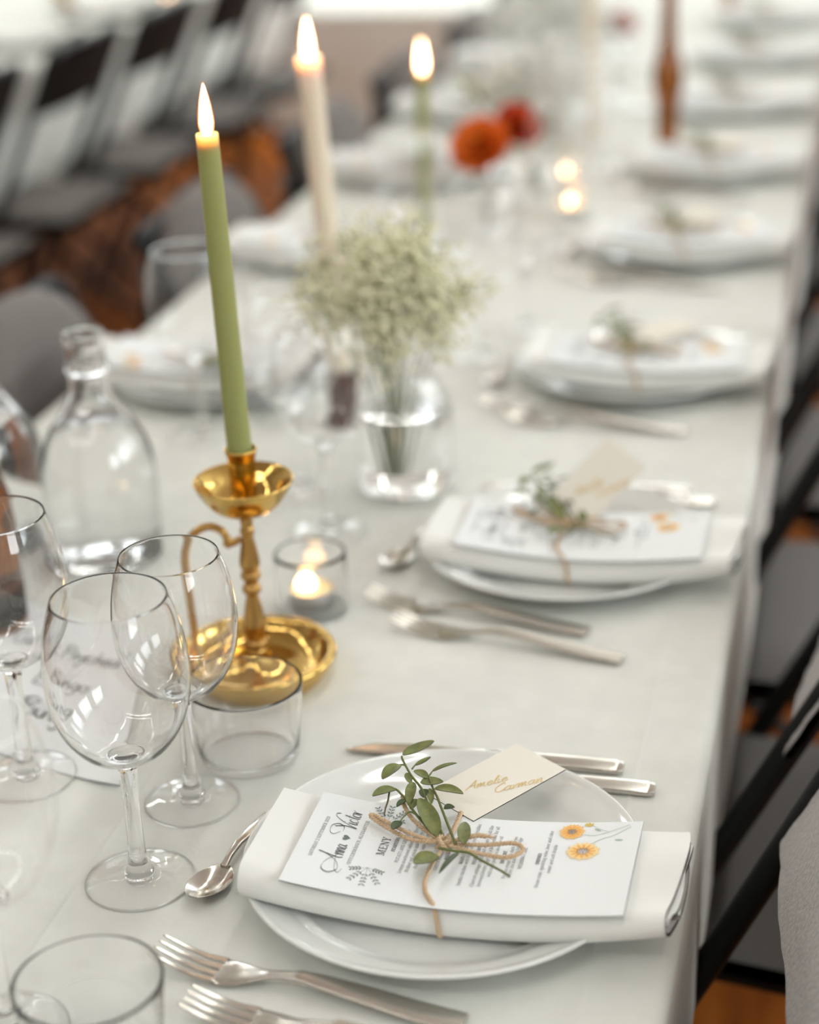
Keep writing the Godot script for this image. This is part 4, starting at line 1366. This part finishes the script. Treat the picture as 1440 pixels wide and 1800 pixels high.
func candles() -> void:
	# brass chamberstick
	var at := Vector3(-0.459, TOP + 0.0008, -1.276)
	var c := thing("brass_candlestick", at)
	put("foot_dish", lathe(catmull([Vector2(0, 0.003), Vector2(0.046, 0.003), Vector2(0.051, 0.0), Vector2(0.055, 0.003), Vector2(0.0615, 0.012), Vector2(0.0655, 0.0205), Vector2(0.0650, 0.0240), Vector2(0.0620, 0.0252), Vector2(0.0585, 0.0235), Vector2(0.0530, 0.0150), Vector2(0.0440, 0.0090), Vector2(0.030, 0.0090), Vector2(0.018, 0.0130), Vector2(0.0115, 0.0200), Vector2(0.0090, 0.0290), Vector2(0, 0.0290)], 5), 72, 0, -1, 0.4), M.brass, c)
	put("turned_stem", lathe(catmull([Vector2(0, 0.026), Vector2(0.0098, 0.028), Vector2(0.0098, 0.034), Vector2(0.0082, 0.0365), Vector2(0.0090, 0.044), Vector2(0.0092, 0.050), Vector2(0.0074, 0.062), Vector2(0.0052, 0.073), Vector2(0.0054, 0.0765), Vector2(0.0076, 0.0785), Vector2(0.0074, 0.0825), Vector2(0.0056, 0.0850), Vector2(0.0062, 0.0885), Vector2(0.0082, 0.0910), Vector2(0.0078, 0.0945), Vector2(0.0068, 0.0965), Vector2(0.0083, 0.1020), Vector2(0.0078, 0.1090), Vector2(0.0060, 0.1190), Vector2(0.0048, 0.1260), Vector2(0.0058, 0.1300), Vector2(0.0056, 0.1335), Vector2(0.0046, 0.1360), Vector2(0.0052, 0.1405), Vector2(0.0042, 0.1460), Vector2(0.0044, 0.151), Vector2(0, 0.151)], 5), 40, 0, -1, 0.2), M.brass_dull, c)
	put("drip_pan", lathe(catmull([Vector2(0, 0.1480), Vector2(0.010, 0.1475), Vector2(0.019, 0.1490), Vector2(0.0285, 0.1560), Vector2(0.0355, 0.1660), Vector2(0.0395, 0.1735), Vector2(0.0398, 0.1755), Vector2(0.0385, 0.1752), Vector2(0.0335, 0.1690), Vector2(0.0275, 0.1600), Vector2(0.0190, 0.1530), Vector2(0.010, 0.1515), Vector2(0, 0.1515)], 5), 64, 0, -1, 0.4), M.brass, c)
	put("socket", lathe(catmull([Vector2(0, 0.1510), Vector2(0.0100, 0.1512), Vector2(0.0112, 0.1560), Vector2(0.0106, 0.1610), Vector2(0.0107, 0.1900), Vector2(0.0124, 0.1985), Vector2(0.0130, 0.2010), Vector2(0.0122, 0.2022), Vector2(0.0112, 0.2000), Vector2(0.0098, 0.1900), Vector2(0.0098, 0.1600), Vector2(0, 0.1600)], 4), 40, 0, -1, 0.3), M.brass, c)
	var e := Vector3(-0.969, 0, 0.247)
	var hp := []
	for q in [[0.006, 0.125], [0.012, 0.1215], [0.0165, 0.1255], [0.0205, 0.1325], [0.030, 0.1365], [0.0400, 0.1330], [0.0480, 0.1230], [0.0515, 0.1050], [0.0500, 0.0700], [0.0490, 0.0400], [0.0505, 0.0210], [0.0540, 0.0170]]:
		hp.append(e * q[0] + Vector3(0, q[1], 0))
	put("handle", tube(catmull(hp, 6), 0.0030, 0.0036, 12), M.brass_dull, c)
	var cu := []
	for q in [[0.012, 0.1215], [0.016, 0.1185], [0.0185, 0.1210], [0.0170, 0.1245]]:
		cu.append(e * q[0] + Vector3(0, q[1], 0))
	put("handle_curl", tube(catmull(cu, 5), 0.0022, 0.0016, 8), M.brass_dull, c)
	tag(c, "polished brass candlestick with drip pan, ring handle and saucer foot", "candlestick")
	taper("taper_candle", at + Vector3(0, 0.162, 0), at + Vector3(-0.0062, 0.4405, 0), 0.0100, 0.0083, M.sage, 0.040, "tall sage green taper candle burning in the brass candlestick")
	# white candle on a dark holder, further back
	var w := Vector3(-0.545, TOP + 0.0008, -1.865)
	var h := thing("candle_holder", w)
	put("holder_body", lathe(catmull([Vector2(0, 0), Vector2(0.020, 0.0), Vector2(0.022, 0.003), Vector2(0.018, 0.012), Vector2(0.0165, 0.030), Vector2(0.0175, 0.05), Vector2(0.0185, 0.062), Vector2(0.0150, 0.064), Vector2(0.0136, 0.060), Vector2(0.0136, 0.040), Vector2(0, 0.040)], 4), 36, 0, -1, 0.4), M.holder_brown, h)
	tag(h, "small dark brown candle holder under the tall white candle", "candle holder")
	taper("taper_candle", w + Vector3(0, 0.041, 0), w + Vector3(-0.017, 0.394, 0), 0.0128, 0.0124, M.ivory, 0.046, "tall ivory white candle burning just behind the brass candlestick")
	var g := Vector3(-0.633, TOP + 0.0008, -2.656)
	h = thing("candle_holder", g)
	put("holder_body", lathe(catmull([Vector2(0, 0), Vector2(0.030, 0.0), Vector2(0.031, 0.003), Vector2(0.014, 0.009), Vector2(0.0115, 0.020), Vector2(0.0125, 0.032), Vector2(0.0100, 0.033), Vector2(0.0096, 0.02), Vector2(0, 0.02)], 4), 36, 0, -1, 0.4), M.pane, h)
	tag(h, "small clear glass candle holder under the farther green candle", "candle holder")
	taper("taper_candle", g + Vector3(0, 0.0205, 0), g + Vector3(0.004, 0.243, 0), 0.0096, 0.0088, M.sage, 0.048, "sage green taper candle burning left of the orange flowers")
	var v := Vector3(-0.471, TOP + 0.0008, -3.30)
	h = thing("candle_holder", v)
	put("holder_body", lathe(catmull([Vector2(0, 0), Vector2(0.030, 0.0), Vector2(0.031, 0.003), Vector2(0.014, 0.009), Vector2(0.0125, 0.020), Vector2(0.0150, 0.032), Vector2(0.0135, 0.033), Vector2(0.0125, 0.02), Vector2(0, 0.02)], 4), 36, 0, -1, 0.4), M.pane, h)
	tag(h, "small clear glass candle holder under the white candle by the brown bottle", "candle holder")
	taper("taper_candle", v + Vector3(0, 0.0205, 0), v + Vector3(-0.004, 0.40, 0), 0.0122, 0.0116, M.ivory, 0.040, "tall white candle left of the slender brown bottle")
	tealight(Vector3(-0.448, TOP + 0.0008, -1.401), "lit tealight in the glass right of the brass candlestick stem", "clear tealight glass right of the brass candlestick stem", true)
	tealight(Vector3(-0.428, TOP + 0.0008, -2.793), "lit tealight below the orange flowers, the nearer of two", "clear tealight glass below the orange flowers, the nearer of two", false)
	tealight(Vector3(-0.467, TOP + 0.0008, -2.997), "lit tealight below the orange flowers, the farther of two", "clear tealight glass below the orange flowers, the farther of two", false)

# ------------------------------------------------------------------ flowers
func ball_into(s: Soup, c: Vector3, r: float) -> void:
	var f := s.v.size()
	for d in [Vector3.RIGHT, Vector3.LEFT, Vector3.UP, Vector3.DOWN, Vector3.BACK, Vector3.FORWARD]:
		s.add(c + d * r, d)
	for t in [[2, 4, 0], [2, 1, 4], [2, 5, 1], [2, 0, 5], [3, 0, 4], [3, 4, 1], [3, 1, 5], [3, 5, 0]]:
		s.i.append_array([f + t[0], f + t[2], f + t[1]])

func gypsophila(at: Vector3, spread: Vector3, low: float, count: int, m: Material, label: String, size: float, foot_y := 0.01) -> void:
	var t := thing("gypsophila_bunch", at)
	var st := Soup.new()
	var fl := Soup.new()
	var heads := []
	for k in 26:
		var d := Vector3(rng.randf_range(-1, 1), rng.randf_range(-1, 1), rng.randf_range(-1, 1))
		while d.length() > 1.0:
			d = Vector3(rng.randf_range(-1, 1), rng.randf_range(-1, 1), rng.randf_range(-1, 1))
		heads.append(Vector3(d.x * spread.x, low + spread.y + d.y * spread.y, d.z * spread.z))
	for hd in heads:
		var foot := Vector3(hd.x * 0.12, foot_y, hd.z * 0.12)
		tube_into(st, catmull([foot, foot.lerp(hd, 0.5) * Vector3(0.7, 1, 0.7), hd], 4), 0.0009, 0.0005, 5)
		for q in count / 26:
			var p: Vector3 = hd + Vector3(rng.randfn(0, 0.3), rng.randfn(0, 0.3), rng.randfn(0, 0.3)) * spread.x * 0.55
			if q % 4 == 0:
				tube_into(st, [hd, p], 0.0004, 0.0003, 4)
			ball_into(fl, p, size * rng.randf_range(0.7, 1.2))
	put("stems", st.mesh(), M.stem, t)
	var f := put("tiny_flowers", fl.mesh(), m, t)
	f.set_meta("kind", "stuff")
	tag(t, label, "flowers")

func bloom(parent: Node3D, c: Vector3, r: float, face: Vector3, inner: Material, outer: Material) -> void:
	var z := face.normalized()
	var x := z.cross(Vector3.UP).normalized()
	var y := x.cross(z)
	for ring in [[0, 0.92, 0.35, 9, outer], [1, 0.86, 0.62, 9, outer], [2, 0.72, 0.95, 8, outer], [3, 0.52, 1.2, 7, inner], [4, 0.34, 1.4, 5, inner]]:
		for k in ring[3]:
			var an: float = TAU * k / ring[3] + ring[0] * 0.35
			var out: Vector3 = x * cos(an) + y * sin(an)
			var side: Vector3 = z.cross(out)
			var dir: Vector3 = (out * cos(ring[2]) + z * sin(ring[2])).normalized()
			var len_: float = r * ring[1]
			var up: Vector3 = side.cross(dir)
			put("petal", sheet(func(a: float, b: float) -> Vector3:
				var q := b * 2.0 - 1.0
				var w := r * 0.36 * pow(sin(PI * (a * 0.86 + 0.08)), 0.6)
				return c + z * r * 0.05 * ring[0] + dir * len_ * a + side * q * w + up * (q * q * w * 0.35 - a * a * len_ * 0.12), 5, 4, 0.0006), ring[4], parent)

func vase_into(t: Node3D, r: float, h: float, neck: float, water: float, m: Material) -> void:
	var p := catmull([Vector2(0, 0.002), Vector2(r * 0.85, 0.0), Vector2(r, 0.006), Vector2(r, h * 0.55), Vector2(r * 0.86, h * 0.72), Vector2(neck, h * 0.86), Vector2(neck, h * 0.97), Vector2(neck * 1.08, h), Vector2(neck * 0.95, h - 0.001), Vector2(neck - 0.0025, h * 0.96), Vector2(neck - 0.0025, h * 0.865), Vector2(r * 0.86 - 0.003, h * 0.72), Vector2(r - 0.003, h * 0.55), Vector2(r - 0.003, 0.009), Vector2(0, 0.007)], 4)
	put("body", lathe(p, 56, 0, -1, 0.3), m, t)
	if water > 0.0:
		put("water", lathe([Vector2(0, 0.0068), Vector2(r - 0.0028, 0.0088), Vector2(r - 0.0028, water), Vector2(0, water)], 56, 0, -1, 0.6), M.water, t)

func flowers() -> void:
	# jar of water with cream gypsophila
	var j := thing("glass_jar", Vector3(-0.43, TOP + 0.0008, -1.683))
	vase_into(j, 0.050, 0.150, 0.034, 0.086, M.pane)
	tag(j, "clear glass jar half full of water in the middle of the table", "jar")
	gypsophila(Vector3(-0.44, TOP + 0.0008, -1.69), Vector3(0.088, 0.058, 0.080), 0.150, 2600, M.gyp, "bunch of cream gypsophila standing in the clear water jar", 0.0034, 0.02)
	# orange blooms
	var dv := Vector3(-0.547, TOP + 0.0008, -2.70)
	var v := thing("bud_vase", dv)
	vase_into(v, 0.026, 0.11, 0.014, 0.0, M.pane)
	tag(v, "small clear glass vase holding the nearer orange flowers", "vase", "small glass vases")
	var f := thing("orange_dahlia", dv)
	put("stem", tube(catmull([Vector3(0, 0.01, 0), Vector3(0.0, 0.07, 0), Vector3(0.004, 0.10, 0.01)], 5), 0.002, 0.002, 7), M.stem, f)
	bloom(f, Vector3(0.000, 0.126, 0.012), 0.058, Vector3(-0.15, 0.7, 0.7), M.petal_amber, M.petal_orange)
	tag(f, "bright orange dahlia facing the camera, the lower of the nearer pair", "flower", "orange dahlias")
	var f2 := thing("orange_dahlia", dv)
	put("stem", tube(catmull([Vector3(0.004, 0.01, 0), Vector3(0.01, 0.08, -0.01), Vector3(0.038, 0.14, -0.03)], 5), 0.002, 0.002, 7), M.stem, f2)
	bloom(f2, Vector3(0.040, 0.150, -0.030), 0.046, Vector3(0.5, 0.7, 0.5), M.petal_orange, M.petal_red)
	tag(f2, "dark red orange dahlia, the upper of the nearer pair", "flower", "orange dahlias")
	var gr := thing("foliage_stem", dv)
	put("stem", tube(catmull([Vector3(0, 0.012, 0), Vector3(-0.01, 0.1, -0.06), Vector3(-0.03, 0.17, -0.16)], 5), 0.0016, 0.001, 6), M.stem, gr)
	put("stem", tube(catmull([Vector3(0, 0.012, 0), Vector3(0.02, 0.1, -0.06), Vector3(0.085, 0.13, -0.18)], 5), 0.0016, 0.001, 6), M.stem, gr)
	put("leaf", leaf_mesh(Vector3(-0.03, 0.165, -0.15), Vector3(-0.075, 0.20, -0.17), 0.034, 0.3), M.leaf_lime, gr)
	put("leaf", leaf_mesh(Vector3(-0.02, 0.16, -0.15), Vector3(0.012, 0.205, -0.18), 0.036, 0.3), M.leaf_lime, gr)
	put("leaf", leaf_mesh(Vector3(0.06, 0.12, -0.14), Vector3(0.11, 0.135, -0.19), 0.026, 0.3), M.leaf_dark, gr)
	put("leaf", leaf_mesh(Vector3(0.0, 0.085, 0.0), Vector3(-0.03, 0.070, 0.03), 0.022, 0.3), M.leaf_dark, gr)
	put("leaf", leaf_mesh(Vector3(0.004, 0.085, 0.0), Vector3(0.045, 0.078, 0.02), 0.022, 0.3), M.leaf_dark, gr)
	tag(gr, "yellow green leaves rising behind the nearer orange flowers", "foliage")
	gypsophila(Vector3(-0.50, TOP + 0.0008, -2.88), Vector3(0.10, 0.085, 0.09), 0.075, 3000, M.gyp_white, "cloud of white gypsophila behind the nearer orange flowers", 0.0042, 0.02)
	var gv := thing("bud_vase", Vector3(-0.50, TOP + 0.0008, -2.88))
	vase_into(gv, 0.028, 0.11, 0.016, 0.0, M.pane)
	tag(gv, "small clear glass vase holding white gypsophila behind the orange flowers", "vase", "small glass vases")
	# second group
	var d2 := Vector3(-0.488, TOP + 0.0008, -3.76)
	v = thing("bud_vase", d2)
	vase_into(v, 0.026, 0.10, 0.014, 0.0, M.pane)
	tag(v, "small clear glass vase holding the farther orange flower", "vase", "small glass vases")
	f = thing("orange_dahlia", d2)
	put("stem", tube(catmull([Vector3(0, 0.01, 0), Vector3(0, 0.07, 0), Vector3(0, 0.115, 0.005)], 5), 0.002, 0.002, 7), M.stem, f)
	bloom(f, Vector3(0, 0.140, 0.008), 0.046, Vector3(0.35, 0.85, 0.35), M.petal_orange, M.petal_red)
	put("leaf", leaf_mesh(Vector3(0.0, 0.11, 0.0), Vector3(-0.035, 0.095, 0.02), 0.022, 0.2), M.leaf_dark, f)
	put("leaf", leaf_mesh(Vector3(0.0, 0.11, 0.0), Vector3(0.04, 0.098, 0.015), 0.022, 0.2), M.leaf_dark, f)
	tag(f, "single orange red dahlia far down the table, left of the brown bottle", "flower", "orange dahlias")
	gypsophila(Vector3(-0.60, TOP + 0.0008, -3.62), Vector3(0.11, 0.085, 0.10), 0.075, 2400, M.gyp_white, "cloud of white gypsophila far down the table at the picture's upper edge", 0.0045, 0.02)
	gv = thing("bud_vase", Vector3(-0.60, TOP + 0.0008, -3.62))
	vase_into(gv, 0.028, 0.11, 0.016, 0.0, M.pane)
	tag(gv, "small clear glass vase under the farther cloud of gypsophila", "vase", "small glass vases")

# ------------------------------------------------------------------ the table behind
func neighbour() -> void:
	var yv := Vector3(-2.06, TOP + 0.0008, -4.62)
	var v := thing("bud_vase", yv)
	vase_into(v, 0.024, 0.085, 0.014, 0.0, M.pane)
	tag(v, "small clear glass vase with yellow flowers on the table behind", "vase", "small glass vases")
	for q in [[0.0, 0.10, 0.0, 0.032, "yellow flower on the table behind, the larger of two"], [0.03, 0.075, 0.03, 0.024, "yellow flower on the table behind, the smaller of two"]]:
		var f := thing("yellow_flower", yv)
		put("stem", tube(catmull([Vector3(0, 0.01, 0), Vector3(q[0] * 0.4, 0.05, q[2] * 0.4), Vector3(q[0], q[1] - 0.01, q[2])], 4), 0.0016, 0.0016, 6), M.stem, f)
		bloom(f, Vector3(q[0], q[1], q[2]), q[3], Vector3(0.4, 0.8, 0.4), M.petal_yellow, M.petal_yellow)
		tag(f, q[4], "flower", "yellow flowers on the table behind")
	tealight(Vector3(-2.10, TOP + 0.0008, -4.97), "lit tealight beside the yellow flowers on the table behind", "clear tealight glass beside the yellow flowers on the table behind", false)
	tealight(Vector3(-1.96, TOP + 0.0008, -5.15), "lit tealight at the picture's top edge above the black chairs", "clear tealight glass at the picture's top edge above the black chairs", false)
	var plate: Node3D = get_node("dinner_plate")
	var nap: Node3D = get_node("folded_napkin")
	var zs := [-3.9, -4.42, -4.95]
	for k in zs.size():
		var at := Vector3(-2.09, TOP + 0.0008, zs[k])
		var o := copy(plate, at)
		tag(o, "white dinner plate on the table behind, in front of black chair %s from the left" % ORD[k + 1], "plate", "dinner plates")
		o = copy(nap, at)
		tag(o, "folded white napkin on the table behind, in front of black chair %s from the left" % ORD[k + 1], "napkin", "folded napkins")
